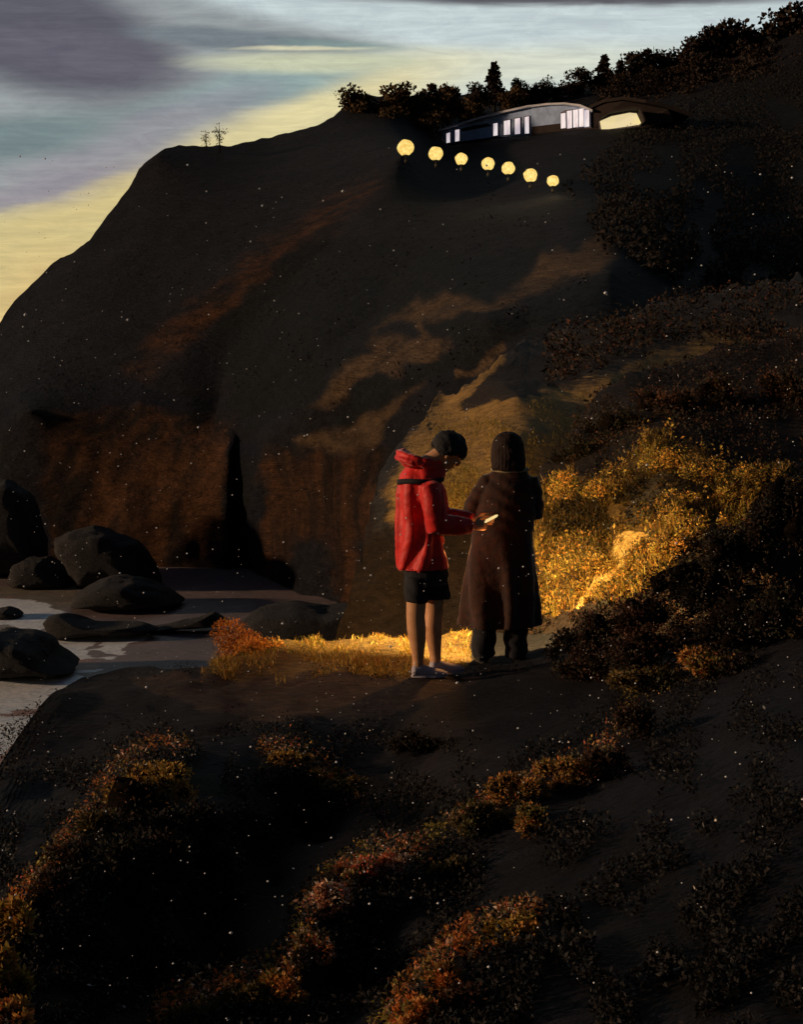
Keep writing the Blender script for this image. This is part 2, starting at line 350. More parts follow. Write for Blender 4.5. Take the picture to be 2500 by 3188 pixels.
beach = plane_sheet('beach', -70, 20, 38, 125, 330, 330,
    lambda a, b: SEAZ + fnoise(a*.12, b*.25, 0, 4)*.12 + np.clip((b-95)*.02, 0, .5), M_beach, masks=[
    [(14, Z5([(-300, 440), (180, 425), (480, 425), (420, 560), (300, 600), (240, 690), (160, 680), (-300, 660)]))],
    [(30, Z5([(-300, 1000), (200, 1000), (420, 1060), (300, 1200), (160, 1350), (0, 1560), (-300, 1560)])), (12, Z5([(0, 500), (90, 480), (60, 520), (0, 540)])), (25, Z5([(400, 850), (600, 880), (560, 930), (430, 930)]))],  # first polygon: orange sunset reflection painted into the sand colour
    [(5, Z5([(20, 540), (100, 515), (230, 512), (270, 560), (120, 590), (60, 560)])), (4, Z5([(0, 630), (100, 600), (220, 585), (330, 590), (230, 615), (90, 640), (0, 655)])), (4, Z5([(490, 725), (700, 718), (890, 728), (820, 745), (700, 760), (600, 765), (560, 740)])), (4, Z5([(560, 790), (650, 768), (760, 768), (720, 790), (740, 835), (660, 830), (600, 810)])), (4, Z5([(355, 830), (400, 805), (470, 797), (530, 820), (490, 838), (400, 845)])), (3, Z5([(590, 845), (700, 840), (670, 860), (600, 860)])), (4, Z5([(420, 930), (600, 905), (560, 930), (430, 950)])), (5, Z5([(-300, 960), (200, 960), (270, 1010), (200, 1040), (0, 1020), (-300, 1040)])), (4, Z5([(230, 985), (400, 945), (500, 965), (420, 1010), (330, 1050), (180, 1075), (60, 1075), (150, 1050)])), (5, Z5([(-300, 1060), (120, 1080), (330, 1085), (350, 1100), (230, 1130), (60, 1170), (-300, 1190)])), (5, Z5([(-300, 1230), (100, 1200), (250, 1200), (180, 1250), (90, 1300), (120, 1340), (20, 1390), (-60, 1300), (-300, 1330)])), (7, Z5([(-300,975),(120,965),(330,960),(480,975),(400,1040),(250,1060),(300,1090),(380,1100),(250,1150),(120,1150),(-300,1160)])), (6, Z5([(-300,1200),(60,1190),(260,1180),(330,1150),(300,1210),(200,1290),(100,1330),(30,1420),(-300,1420)])), (7, Z5([(-300,500),(60,505),(240,505),(330,560),(440,600),(330,640),(240,690),(150,690),(60,650),(-300,650)])), (6, Z5([(300,740),(480,725),(560,760),(500,800),(560,850),(440,870),(360,850),(320,800)])), (5, Z5([(130,560),(330,580),(420,600),(330,615),(180,600)])), (4, Z5([(480,720),(900,722),(840,748),(700,775),(760,830),(600,812),(520,800),(640,770)]))]])

# rocks on the shore
M_rock = terrain_mat('wet_black_rock', (.030,.028,.028), (.018,.018,.020), [], 1.6, (1,1,2), .25, spec=.35)
def rock(name, outline, Y, thick, label, seed):
    Y = Yz(max(p[1] for p in outline)-8, SEAZ) - thick*.35
    """rounded boulder whose front outline follows the photo, with its own depth"""
    pts = [PV(px, py, Y) for px, py in outline]; c = sum(pts, Vector())/len(pts); ob = []
    n = 72; per = []
    L = [0]
    for i in range(len(pts)): L.append(L[-1] + (pts[(i+1) % len(pts)]-pts[i]).length)
    for k in range(n):
        d = L[-1]*k/n; i = max(j for j in range(len(pts)) if L[j] <= d); t = (d-L[i])/max(L[i+1]-L[i], 1e-6)
        per.append(pts[i].lerp(pts[(i+1) % len(pts)], t))
    vs = []; m = 30
    for j in range(1, m):
        th = math.pi*j/m; s_ = math.sin(th)**.55; yy = -math.cos(th)*thick
        for k in range(n):
            p = c + (per[k]-c)*s_; p = p + Vector((0, yy, 0))
            q = noise.fractal(p*.55+Vector((seed,0,0)), 1, 2, 5)
            p = p + (p-c-Vector((0,0,0))).normalized()*q*.45*min(1, thick/3)*min(1, s_*1.1-.25)
            vs.append(p)
    vs.append(c+Vector((0,-thick,0))); vs.append(c+Vector((0,thick,0))); a, b = len(vs)-2, len(vs)-1
    f = [(j*n+k, j*n+(k+1) % n, (j+1)*n+(k+1) % n, (j+1)*n+k) for j in range(m-2) for k in range(n)]
    f += [(a, (k+1) % n, k) for k in range(n)] + [(b, (m-2)*n+k, (m-2)*n+(k+1) % n) for k in range(n)]
    base = Vector((c.x, c.y, SEAZ)); o = mesh_obj(name, [v-base for v in vs], f, M_rock); o.location = base
    return tag(o, label, 'rock', 'dark rocks on the shore')
rock('sea_rock', Z5([(330,150),(430,100),(560,75),(640,90),(700,130),(820,160),(880,240),(940,380),(960,430),(480,430),(420,330),(330,220)]), 88, 3.0, 'big humped black rock standing on the wet sand below the brown cliff', 1)
rock('sea_rock', Z5([(430,530),(450,480),(520,430),(640,370),(800,380),(960,440),(1040,490),(1090,520),(900,540),(650,545)]), 84, 3.4, 'low black rock with a flat foot, just in front of the big humped rock', 2)
rock('sea_rock', Z5([(250,640),(290,605),(370,595),(440,635),(560,650),(700,655),(840,650),(930,680),(840,710),(600,705),(420,725),(300,730)]), 74, 1.6, 'long thin black reef lying across the sand between the foam patches', 4)
rock('sea_rock', Z5([(800,690),(950,665),(1060,630),(1200,615),(1260,580),(1320,615),(1370,650),(1200,665),(1050,675),(920,700)]), 75, 1.2, 'thin dark rock ridge with a small peak running towards the golden bush', 5)
rock('sea_rock', Z5([(-60,700),(0,692),(60,710),(140,712),(200,735),(270,775),(310,830),(380,880),(450,915),(370,930),(200,935),(-80,935)]), 66, 3.0, 'wide dark rock at the left edge standing in the foam', 6)
rock('sea_rock', Z5([(-40,565),(40,556),(90,570),(130,600),(90,615),(-40,620)]), 80, 1.2, 'small dark rock at the left edge in the farther foam', 7)
rock('sea_rock', [(-120,1520),(20,1490),(80,1530),(112,1600),(140,1700),(150,1795),(-120,1800)], 92, 2.6, 'dark rock stack cut by the left edge of the view, close to the cliff', 8)
rock('sea_rock', Z5([(60,400),(90,290),(160,250),(280,240),(360,300),(430,380),(440,420),(250,430),(80,430)]), 90, 2.5, 'grey-brown rounded boulder between the tall stack and the humped rock', 9)

rock('sea_rock', [(745,2010),(760,1930),(800,1895),(900,1880),(1010,1895),(1090,1885),(1180,1900),(1260,1915),(1290,2030)], 70, 3.0, 'low black rock shelf at the cliff foot behind the golden turf', 12)
# slope behind the people
slope = Sheet(
    top=[(1040,2015),(1062,1950),(1070,1900),(1098,1860),(1106,1790),(1130,1760),(1134,1690),(1142,1640),(1160,1600),(1163,1540),(1184,1500),(1190,1455),(1214,1425),(1260,1360),(1300,1320),(1340,1262),(1395,1215),(1470,1180),(1560,1110),(1700,1050),(1900,985),(2100,930),(2500,860),(3200,800)],
    bot=[(1040,2022),(1300,2040),(3200,2100)],
    depth=[(1120,1700,15),(1175,1500,17),(1400,1230,26),(1700,1060,34),(2100,940,38),(2500,870,42),(3200,800,46),(1150,2010,14),(1400,2020,13.4),(1700,1900,13.6),(1300,1500,15.6),(1600,1400,16.5),(1600,1250,21),(1900,1200,24),(2500,1100,30),(3200,1100,30),(2500,1800,15),(3200,1900,15)],
    amp=.55, freq=.35, zamp=.2, seed=11)
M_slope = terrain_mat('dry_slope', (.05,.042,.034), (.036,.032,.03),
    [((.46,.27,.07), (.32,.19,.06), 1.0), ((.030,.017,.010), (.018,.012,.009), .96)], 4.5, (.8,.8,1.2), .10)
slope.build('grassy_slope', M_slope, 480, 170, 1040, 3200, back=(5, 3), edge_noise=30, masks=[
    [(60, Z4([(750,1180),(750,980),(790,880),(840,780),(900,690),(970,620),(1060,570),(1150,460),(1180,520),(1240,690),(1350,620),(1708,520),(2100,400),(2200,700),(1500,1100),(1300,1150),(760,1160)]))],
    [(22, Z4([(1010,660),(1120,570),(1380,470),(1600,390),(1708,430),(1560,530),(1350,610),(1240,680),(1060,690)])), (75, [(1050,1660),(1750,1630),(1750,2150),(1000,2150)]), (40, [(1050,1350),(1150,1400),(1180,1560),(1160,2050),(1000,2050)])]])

# bank at the right, the grass grows on it
bank = Sheet(
    top=[(1600,1960),(1640,1560),(1690,1450),(1760,1385),(1800,1310),(1850,1240),(1950,1190),(2050,1150),(2250,1080),(2500,1035),(3200,950)],
    bot=[(1600,1985),(1700,1985),(2500,2020),(3200,2100)],
    depth=[(1620,1960,12.1),(1800,1330,16.0),(2050,1150,18),(2500,1040,19),(3200,960,19),(1700,1500,14.6),(1700,1900,12.2),(2000,1400,14.2),(2400,1450,14.0),(2100,1600,12.4),(1850,1850,11.9),(2400,1700,11.8),(3200,1400,15),(3200,1900,12),(2400,1990,11.3)],
    amp=.35, freq=.9, zamp=.16, seed=21)
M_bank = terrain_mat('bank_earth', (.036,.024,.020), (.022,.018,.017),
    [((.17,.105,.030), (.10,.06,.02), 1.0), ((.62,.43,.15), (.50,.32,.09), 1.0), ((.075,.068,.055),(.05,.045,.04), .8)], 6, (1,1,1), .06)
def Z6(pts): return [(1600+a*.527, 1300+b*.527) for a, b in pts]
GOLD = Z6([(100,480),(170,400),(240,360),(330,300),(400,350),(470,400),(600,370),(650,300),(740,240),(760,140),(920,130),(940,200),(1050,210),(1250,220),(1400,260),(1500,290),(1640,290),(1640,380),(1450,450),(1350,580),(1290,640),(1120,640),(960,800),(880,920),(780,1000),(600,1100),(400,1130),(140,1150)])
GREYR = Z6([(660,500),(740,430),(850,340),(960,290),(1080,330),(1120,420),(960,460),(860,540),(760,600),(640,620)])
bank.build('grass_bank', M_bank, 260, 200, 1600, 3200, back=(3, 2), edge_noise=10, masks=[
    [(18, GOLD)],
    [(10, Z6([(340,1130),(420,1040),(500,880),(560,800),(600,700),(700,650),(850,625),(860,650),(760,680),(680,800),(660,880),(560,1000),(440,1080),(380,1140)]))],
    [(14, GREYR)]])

# the ledge and the near ground
def ledge_z(x, y): return fnoise(x*.45, y*.45, 2.0, 4)*.07
near = Sheet(
    top=[(-1500,2900),(-400,2600),(0,2385),(60,2285),(110,2215),(170,2155),(240,2105),(320,2068),(400,2058),(480,2072),(560,2088),(640,2085),(760,2020),(900,1992),(1100,1990),(1260,1985),(1460,1965),(1700,1965),(2000,1975),(3200,2000)],
    bot=[(-1500,6000),(3800,6000)],
    depth=[(px, py, Yz(py, z)) for px, py, z in [(-400,2600,-.15),(0,2385,-.05),(120,2210,.0),(400,2058,-.02),(640,2085,.0),(900,1992,0),(1460,1965,0),(2000,1980,.1),(1300,2100,0),(1600,2080,0),(900,2250,-.02),(1400,2250,.02),(1900,2150,.15),(2400,2100,.45),(3200,2000,.6),
            (150,2450,-.08),(330,2400,-.02),(480,2320,.02),(620,2380,-.02),(200,2620,.12),(60,2800,.20),(480,2420,.16),(700,2520,.02),(850,2620,-.25),(450,2700,.10),(350,2950,.02),(650,2900,-.30),
            (900,2400,-.05),(1150,2480,-.12),(1000,2620,-.35),(1300,2560,-.12),(850,2780,-.35),(700,2960,-.38),(450,3120,-.30),
            (1960,2180,.18),(1900,2330,.26),(1650,2440,.18),(1430,2560,.12),(1230,2680,.10),(1060,2760,.08),(940,2860,.06),(900,3000,.06),(700,3100,-.02),(540,3188,-.05),
            (1700,2620,.20),(1400,2780,.06),(1150,2900,.02),(1050,3080,-.06),(1450,2870,.10),(1250,3060,-.02),
            (1620,2890,.24),(1480,2950,.24),(1360,3050,.22),(1260,3160,.20),(1600,3080,.25),(2000,2450,.34),(2500,2450,.6),(1900,2800,.28),(2500,2900,.5),(2000,3150,.3),
            (0,3200,.15),(900,3300,.0),(1300,3400,.15),(1800,3400,.3),(2500,3250,.5),(1200,4200,0),(1200,6000,-.1),(3200,4000,.5),(-1200,4000,-.1),(3600,5900,.3),(-1400,5900,-.1)]],
    amp=.10, freq=1.5, zamp=.05, seed=31)
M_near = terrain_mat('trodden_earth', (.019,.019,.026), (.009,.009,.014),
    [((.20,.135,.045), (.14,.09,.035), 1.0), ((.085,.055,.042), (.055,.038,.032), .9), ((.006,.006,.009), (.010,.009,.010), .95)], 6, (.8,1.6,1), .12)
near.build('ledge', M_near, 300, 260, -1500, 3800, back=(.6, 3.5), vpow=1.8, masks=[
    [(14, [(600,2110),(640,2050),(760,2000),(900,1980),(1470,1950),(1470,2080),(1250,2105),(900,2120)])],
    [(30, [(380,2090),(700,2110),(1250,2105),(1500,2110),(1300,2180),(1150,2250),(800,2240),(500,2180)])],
    [(70, [(150,2550),(420,2420),(800,2380),(1200,2420),(1420,2470),(1300,2640),(1000,2760),(850,2900),(780,3000),(500,3150),(100,3200),(100,2800)]), (60, [(1400,2750),(1900,2600),(2500,2700),(2500,3200),(1500,3200),(1700,2950)])]])

# ------------------------------------------------------------------ grass, bushes, plants
M_leaf = leaf_mat('leaves'); M_leaf_dark = leaf_mat('dark_leaves', trans=.1, rough=.9)
M_grass = leaf_mat('grass_blades', trans=.3, rough=.55)
M_core = simple('light_block_mass', (.014,.010,.008), (.008,.006,.005), 40, .95, 1, .02, .02)  # for the added cores that block light inside bushes
M_stem = simple('woody_stem', (.05,.03,.02), (.03,.02,.014), 30)
def inpoly(px, py, poly): return polydist(px, py, poly) > 0
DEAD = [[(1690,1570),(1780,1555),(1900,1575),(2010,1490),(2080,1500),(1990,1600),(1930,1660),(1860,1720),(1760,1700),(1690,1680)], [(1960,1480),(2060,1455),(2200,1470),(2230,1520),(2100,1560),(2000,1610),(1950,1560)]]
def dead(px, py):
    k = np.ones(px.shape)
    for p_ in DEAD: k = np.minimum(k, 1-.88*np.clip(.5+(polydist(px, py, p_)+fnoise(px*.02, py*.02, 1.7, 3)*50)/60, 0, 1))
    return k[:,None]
def blades(sheet, poly, n, hmin, hmax, width, palette, exclude=(), lean=(-.1,0,0)):
    a = np.array(poly); px = rng.uniform(a[:,0].min(), a[:,0].max(), n*3); py = rng.uniform(a[:,1].min(), a[:,1].max(), n*3)
    k = inpoly(px, py, poly)
    for e in exclude: k &= ~inpoly(px, py, e) | (rng.random(len(px)) < .15)
    den = fnoise(px*.012, py*.012, 4.4, 3); k &= (den + rng.uniform(-.25,.45,len(px))) > 0
    px, py = px[k][:n], py[k][:n]; x, y, z = sheet.pos(px, py); m = len(x)
    h = rng.uniform(hmin, hmax, m)*(.7+.6*np.clip(fnoise(px*.02, py*.02, 8., 2)+.4, 0, 1))
    d = rng.normal(size=(m,3))*.28 + np.array([lean]); d[:,2] = 1; d /= np.linalg.norm(d, axis=1)[:,None]
    C = np.stack([x, y, z-.02], 1); w = np.cross(d, rng.normal(size=(m,3))); w /= np.linalg.norm(w, axis=1)[:,None]; w *= width*rng.uniform(.6,1.5,m)[:,None]
    bend = rng.normal(size=(m,3))*.22; bend[:,2] -= .12
    mid = C + d*h[:,None]*.55; tip = C + d*h[:,None] + bend*h[:,None]
    q1 = np.stack([C-w, C+w, mid+w*.8, mid-w*.8], 1); q2 = np.stack([mid-w*.8, mid+w*.8, tip+w*.15, tip-w*.15], 1)
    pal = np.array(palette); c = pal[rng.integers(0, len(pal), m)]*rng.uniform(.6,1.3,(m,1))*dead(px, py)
    return np.concatenate([q1, q2]), np.concatenate([c, c])
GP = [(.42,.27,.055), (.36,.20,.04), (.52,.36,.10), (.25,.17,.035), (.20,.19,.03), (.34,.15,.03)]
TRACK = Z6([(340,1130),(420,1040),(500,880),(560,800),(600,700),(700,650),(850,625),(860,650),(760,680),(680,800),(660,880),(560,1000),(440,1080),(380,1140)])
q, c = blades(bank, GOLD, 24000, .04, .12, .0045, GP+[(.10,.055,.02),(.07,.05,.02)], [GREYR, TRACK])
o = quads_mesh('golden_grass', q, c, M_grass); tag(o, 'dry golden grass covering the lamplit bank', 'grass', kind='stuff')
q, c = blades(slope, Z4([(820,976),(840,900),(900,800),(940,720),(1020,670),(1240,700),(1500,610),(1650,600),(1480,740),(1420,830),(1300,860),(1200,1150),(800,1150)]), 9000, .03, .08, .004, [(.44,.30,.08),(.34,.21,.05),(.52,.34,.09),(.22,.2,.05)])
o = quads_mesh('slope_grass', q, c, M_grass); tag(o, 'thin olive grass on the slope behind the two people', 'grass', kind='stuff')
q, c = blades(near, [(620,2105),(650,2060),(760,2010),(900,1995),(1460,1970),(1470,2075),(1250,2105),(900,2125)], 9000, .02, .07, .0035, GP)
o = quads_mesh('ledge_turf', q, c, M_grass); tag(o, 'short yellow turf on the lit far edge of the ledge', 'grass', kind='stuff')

STRIP = [(1560,1330),(1620,1255),(1707,1195),(1850,1150),(2000,1115),(2170,1080),(2190,1120),(2110,1150),(2000,1190),(1890,1240),(1820,1310),(1764,1385),(1666,1420),(1500,1420),(1480,1200)]
def leaf_cover(sheet, poly, n, size, colour, lift, keep=None, mode_up=.2):
    a = np.array(poly); px = rng.uniform(a[:,0].min(), a[:,0].max(), n*2); py = rng.uniform(a[:,1].min(), a[:,1].max(), n*2)
    k = inpoly(px, py, poly)
    if keep is not None: k &= keep(px, py)
    px, py = px[k][:n], py[k][:n]; x, y, z = sheet.pos(px, py); m = len(x)
    C = np.stack([x, y, z + rng.uniform(-.2, 1, m)**1*lift], 1)
    return rand_leaves(C, size*rng.uniform(.5, 1.5, m), mode_up, .5), colour(px, py)
def linedist(px, py, line):
    best = np.full(px.shape, 1e9)
    for (ax, ay), (bx, by) in zip(line[:-1], line[1:]):
        L = (bx-ax)**2+(by-ay)**2; t = np.clip(((px-ax)*(bx-ax)+(py-ay)*(by-ay))/L, 0, 1)
        best = np.minimum(best, np.hypot(px-ax-t*(bx-ax), py-ay-t*(by-ay)))
    return best
RUST = [(.62,.20,.05), (.48,.15,.04), (.36,.20,.045), (.24,.12,.04), (.18,.16,.04), (.68,.32,.08), (.10,.07,.03)]
OCHRE = [(.60,.38,.08), (.50,.27,.055), (.36,.27,.05), (.24,.14,.035), (.60,.27,.06)]
DARK = [(.030,.024,.018), (.022,.024,.014), (.040,.022,.014), (.018,.016,.016)]
RED = [(.62,.15,.07), (.7,.36,.22), (.45,.15,.05), (.16,.12,.05), (.75,.6,.45), (.3,.2,.07)]
DKRED = [(.10,.04,.022), (.07,.035,.02), (.05,.03,.02), (.04,.035,.02)]
OLIVE = [(.10,.09,.03), (.13,.08,.03), (.07,.06,.025), (.05,.05,.02), (.2,.12,.03)]
GROUND = {'near': near, 'bank': bank}
def bush(px, py, rx, ry, depth_scale, n, size, pal, label, name='heath_bush', cat='bush', group=None, Y=None, mat=None, lumps=9, up=.35, flat=.45, core=True):
    """a low bush: stems from one foot and leaf clumps round a broken dome. px,py = middle, rx,ry in photo pixels"""
    if Y is None:
        yb = py+ry; bx, by, bz = [float(v) for v in near.pos(np.array([float(px)]), np.array([float(yb)]))]
    else: bx, by, bz = P(px, py+ry, Y)
    s = by/F; root = empty(name, (bx, by, bz-.02)); tag(root, label, cat, group)
    Rx, Rz = rx*s, 2*ry*s; Ry = Rx*depth_scale
    cen = []
    for k in range(lumps):
        a = rng.uniform(0, 2*math.pi); rr = math.sqrt(rng.uniform(0, .75)); cz = Rz*rng.uniform(.22, .80)*math.sqrt(max(.05, 1-rr*rr*.8))
        cen.append((Rx*rr*math.cos(a), Ry*rr*math.sin(a), cz, rng.uniform(.30, .5)))
    cen.append((0, 0, Rz*.55, .5)); cen = np.array(cen); k = rng.integers(0, len(cen), n)
    d = rng.normal(size=(n,3)); d /= np.linalg.norm(d, axis=1)[:,None]
    rad = rng.uniform(.35, 1.0, n)**.6*cen[k,3]
    off = d*rad[:,None]*np.array([[Rx, Ry, max(Rz*.62, Rx*.5)]])
    C = cen[k,:3] + off; C[:,2] = np.maximum(C[:,2], rng.uniform(0, .03, n))
    pal = np.array(pal); tone = rng.integers(0, len(pal), len(cen)); ci = np.where(rng.random(n) < .55, tone[k], rng.integers(0, len(pal), n))
    cols = pal[ci]*rng.uniform(.65, 1.3, (n,1))
    q = rand_leaves(C, size*rng.uniform(.5, 1.5, n), up, .5, d)
    quads_mesh('foliage', q, cols, mat or M_leaf, root)
    bmx = bmesh.new()
    for c_ in (cen if core else cen[:0]):
        r_ = bmesh.ops.create_icosphere(bmx, subdivisions=2, radius=1)
        for v in r_['verts']: v.co = Vector((c_[0], c_[1], c_[2])) + Vector((v.co.x*Rx, v.co.y*Ry, v.co.z*max(Rz*.62, Rx*.5)))*c_[3]*.50*(1+.8*noise.noise(v.co*2.9+Vector((px,0,0))))
    bmesh.ops.recalc_face_normals(bmx, faces=bmx.faces)
    if core: bm_obj('light_block_core', bmx, M_core, root)  # unseen dark lumps added inside the bush to block light
    else: bmx.free()
    vs, fs = [], []
    for c_ in cen:
        tube_into(vs, fs, [Vector((0,0,0)), Vector((c_[0]*.4, c_[1]*.4, c_[2]*.5)), Vector((c_[0], c_[1], c_[2]))], [max(.004, Rx*.035), max(.003, Rx*.022), .0015], 5)
    mesh_obj('stem', vs, fs, M_stem, root); return root
def tube_into(vs, fs, pts, rads, n=8):
    base = len(vs); m = len(pts)
    for i, p in enumerate(pts):
        t = (pts[min(i+1, m-1)]-pts[max(i-1, 0)]).normalized(); a = t.cross(Vector((.31,.9,.2))).normalized(); b = t.cross(a)
        for k in range(n):
            an = 2*math.pi*k/n; vs.append(p + a*math.cos(an)*rads[i] + b*math.sin(an)*rads[i])
    for i in range(m-1):
        for k in range(n): fs.append((base+i*n+k, base+i*n+(k+1) % n, base+(i+1)*n+(k+1) % n, base+(i+1)*n+k))
    fs.append(tuple(base+k for k in reversed(range(n)))); fs.append(tuple(base+(m-1)*n+k for k in range(n)))

G1 = 'rust-brown heath bushes on the near slope'  # rust and ochre along the mound edges carry painted rim light
B = [ # px, py, rx, ry, palette, label, leaf size, count
 (1975,2200,75,110,DKRED,'dark red narrow bush at the top of the bush line, under the lamplit bank',.020,1500),
 (1900,2330,95,80,DKRED,'dark rust bush second from the top of the bush line',.020,1600),
 (1760,2400,120,70,RUST,'brown bush where the bush line bends towards the ledge',.018,1900),
 (1600,2470,120,75,RUST,'brown bush with orange tips below the dark slab right of the path',.017,2000),
 (1490,2560,110,75,OLIVE,'olive-brown bush with pale speckled top halfway down the bush line',.017,2000),
 (1640,2560,100,60,RUST,'small rust bush with glowing orange flowers behind the bush line',.017,1500),
 (1420,2680,110,70,OLIVE,'low olive bush below the pale-speckled one',.017,1800),
 (1250,2690,100,60,RED,'bush with bright orange and white flowers at the middle of the bush line',.016,1900),
 (1120,2720,100,65,RED,'spiky reddish bush left of the orange and white flowered one',.017,2000),
 (1000,2800,90,85,RED,'pink and red flowering bush at the left bend of the bush line',.016,2200),
 (970,2930,80,90,RED,'whitish pink flowering bush hanging below the left bend',.016,2000),
 (900,3040,110,75,RUST,'rust bush with a bright red-orange patch near the bottom edge',.017,2200),
 (760,3090,110,60,OLIVE,'olive and rust bush low down, left of the red-orange patch',.017,1900),
 (620,3150,130,60,OLIVE,'brown olive bush cut by the bottom edge of the view',.018,1900),
 (1600,2910,110,55,OCHRE,'ochre bush at the top of the lower right bush line',.017,1600),
 (1480,2960,100,55,RUST,'bright rust bush in the middle of the lower right line',.017,1700),
 (1370,3040,110,65,RUST,'orange rust bush towards the bottom of the lower right line',.017,2000),
 (1290,3140,130,80,RUST,'broad orange-brown bush at the bottom edge right of centre',.018,2400),
 (1460,3090,120,70,DKRED,'dark brown bush behind the broad orange-brown one',.018,1500),
 (520,2390,140,85,OCHRE,'ochre topped bush crowning the dark round mound at the left',.018,2600),
 (400,2440,90,75,OCHRE,'yellow-brown bush on the left shoulder of the round mound',.018,1700),
 (310,2530,90,70,OLIVE,'brown bush with white specks down the left side of the mound',.017,1600),
 (600,2500,170,110,DARK,'nearly black bush filling the top of the round mound',.020,2600),
 (430,2640,200,140,DARK,'large black bush in the belly of the round mound',.022,2800),
 (210,2640,90,80,DKRED,'dark brown bush sloping down at the left of the mound',.018,1500),
 (130,2760,90,80,DKRED,'dark reddish bush low on the left slope',.018,1500),
 (30,2860,70,90,OCHRE,'leafy orange plant at the left edge of the view',.028,1200),
 (20,3000,70,110,OCHRE,'orange-yellow plant below the other one at the left edge',.028,1300),
 (40,3140,90,80,RUST,'rusty bush in the bottom left corner',.022,1500),
 (900,2350,90,32,OCHRE,'thin strip of ochre flowers in front of the path',.015,1300),
 (1010,2390,90,38,RUST,'thin strip of orange flowers ending the ochre strip',.015,1300),
 (1090,2440,110,45,OLIVE,'olive bush right of the thin orange flower strip',.016,1500),
 (1300,2290,130,50,DARK,'dark low bush in front of the two people',.016,1500),
]
for (px, py, rx, ry, pal, lab, sz, n) in B:
    bush(px, py, rx*.8, ry*.8, .8, n, sz, pal, lab, group=G1, mat=M_leaf_dark if pal is DARK else M_leaf)
RIMS = [  # lit mound edges painted in rust leaf colour, plus real flower strips
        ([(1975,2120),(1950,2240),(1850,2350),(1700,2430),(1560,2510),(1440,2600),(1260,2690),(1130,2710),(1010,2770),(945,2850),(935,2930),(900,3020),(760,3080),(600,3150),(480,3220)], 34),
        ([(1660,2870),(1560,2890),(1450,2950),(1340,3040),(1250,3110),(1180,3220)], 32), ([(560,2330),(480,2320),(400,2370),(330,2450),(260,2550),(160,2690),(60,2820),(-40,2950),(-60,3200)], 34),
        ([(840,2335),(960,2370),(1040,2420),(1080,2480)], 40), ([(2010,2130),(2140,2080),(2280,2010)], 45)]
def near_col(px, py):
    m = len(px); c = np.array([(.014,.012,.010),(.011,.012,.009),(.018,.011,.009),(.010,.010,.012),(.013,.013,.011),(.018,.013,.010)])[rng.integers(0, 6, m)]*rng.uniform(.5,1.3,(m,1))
    for line, w_ in RIMS:  # edge light put into the leaf colour along the rims
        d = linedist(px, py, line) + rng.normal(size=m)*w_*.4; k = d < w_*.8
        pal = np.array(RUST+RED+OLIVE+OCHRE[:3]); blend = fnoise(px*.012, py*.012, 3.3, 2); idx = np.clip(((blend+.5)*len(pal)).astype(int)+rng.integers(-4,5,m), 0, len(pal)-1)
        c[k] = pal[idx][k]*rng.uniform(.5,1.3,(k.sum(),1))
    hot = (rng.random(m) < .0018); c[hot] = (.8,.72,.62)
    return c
def near_keep(px, py):
    n1 = fnoise(px*.006, py*.009, 6.1, 4); d = np.min([linedist(px, py, l)/w_ for l, w_ in RIMS], axis=0)
    path = polydist(px, py, [(250,2080),(700,2090),(1250,2105),(2000,2080),(1900,2200),(1500,2330),(1100,2260),(500,2250),(150,2400),(0,2450)])
    grey = polydist(px, py, [(930,2620),(1050,2690),(900,2820),(850,2990),(650,3060),(620,2960),(800,2760)])
    return (d < 1.2) | ((n1 > np.where((px > 1500) & (py > 2230), .12, -.06)) & (path + rng.normal(size=len(px))*25 < 0) & (grey < 0))
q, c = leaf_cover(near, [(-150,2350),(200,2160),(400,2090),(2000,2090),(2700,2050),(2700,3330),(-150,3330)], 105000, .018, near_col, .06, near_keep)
o = quads_mesh('ground_cover', q, c, M_leaf); tag(o, 'low dark heath with flower strips and painted rust rim light covering the near ground', 'ground cover', kind='stuff')
q, c = leaf_cover(slope, [(1700,1050),(2100,930),(3100,800),(3100,1400),(1900,1500),(1750,1300),(1700,1150)], 26000, .09, lambda px, py: np.array(DKRED+DARK)[rng.integers(0,8,len(px))]*rng.uniform(.5,1.2,(len(px),1)), .3, lambda px, py: (fnoise(px*.008, py*.012, 2.2, 4) > -.1) & (polydist(px, py, STRIP) < 6))
o = quads_mesh('slope_scrub', q, c, M_leaf_dark); tag(o, 'dark reddish scrub over the slope at the right', 'scrub', kind='stuff')
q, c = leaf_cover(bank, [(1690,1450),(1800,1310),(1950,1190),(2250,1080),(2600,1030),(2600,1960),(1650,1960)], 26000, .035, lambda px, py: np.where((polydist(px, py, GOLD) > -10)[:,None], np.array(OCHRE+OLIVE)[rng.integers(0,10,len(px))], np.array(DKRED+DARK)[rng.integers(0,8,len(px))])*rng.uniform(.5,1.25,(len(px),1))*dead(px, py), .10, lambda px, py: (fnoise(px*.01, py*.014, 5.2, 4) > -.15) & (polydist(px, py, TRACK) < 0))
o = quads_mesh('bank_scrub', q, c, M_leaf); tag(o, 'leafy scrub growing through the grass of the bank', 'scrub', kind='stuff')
def head_keep(px, py):
    t, b_ = head.edges(px); return (py > t+4) & (fnoise(px*.006, py*.01, 8.2, 4) > .14) & (py > t+90) & ((py < 1230) | (px > 900)) & np.all([polydist(px, py, p_) < -14 for p_ in HEAD_TAN], axis=0)
q, c = leaf_cover(head, [(-300,1100),(0,1000),(430,520),(560,450),(1060,330),(1400,480),(1900,420),(2700,150),(2700,1150),(1500,1300),(1000,1350),(100,1240)], 14000, .20, lambda px, py: np.array([(.028,.025,.024),(.022,.022,.024),(.030,.025,.022),(.020,.020,.022)])[rng.integers(0,4,len(px))]*rng.uniform(.6,1.3,(len(px),1)), .7, head_keep)
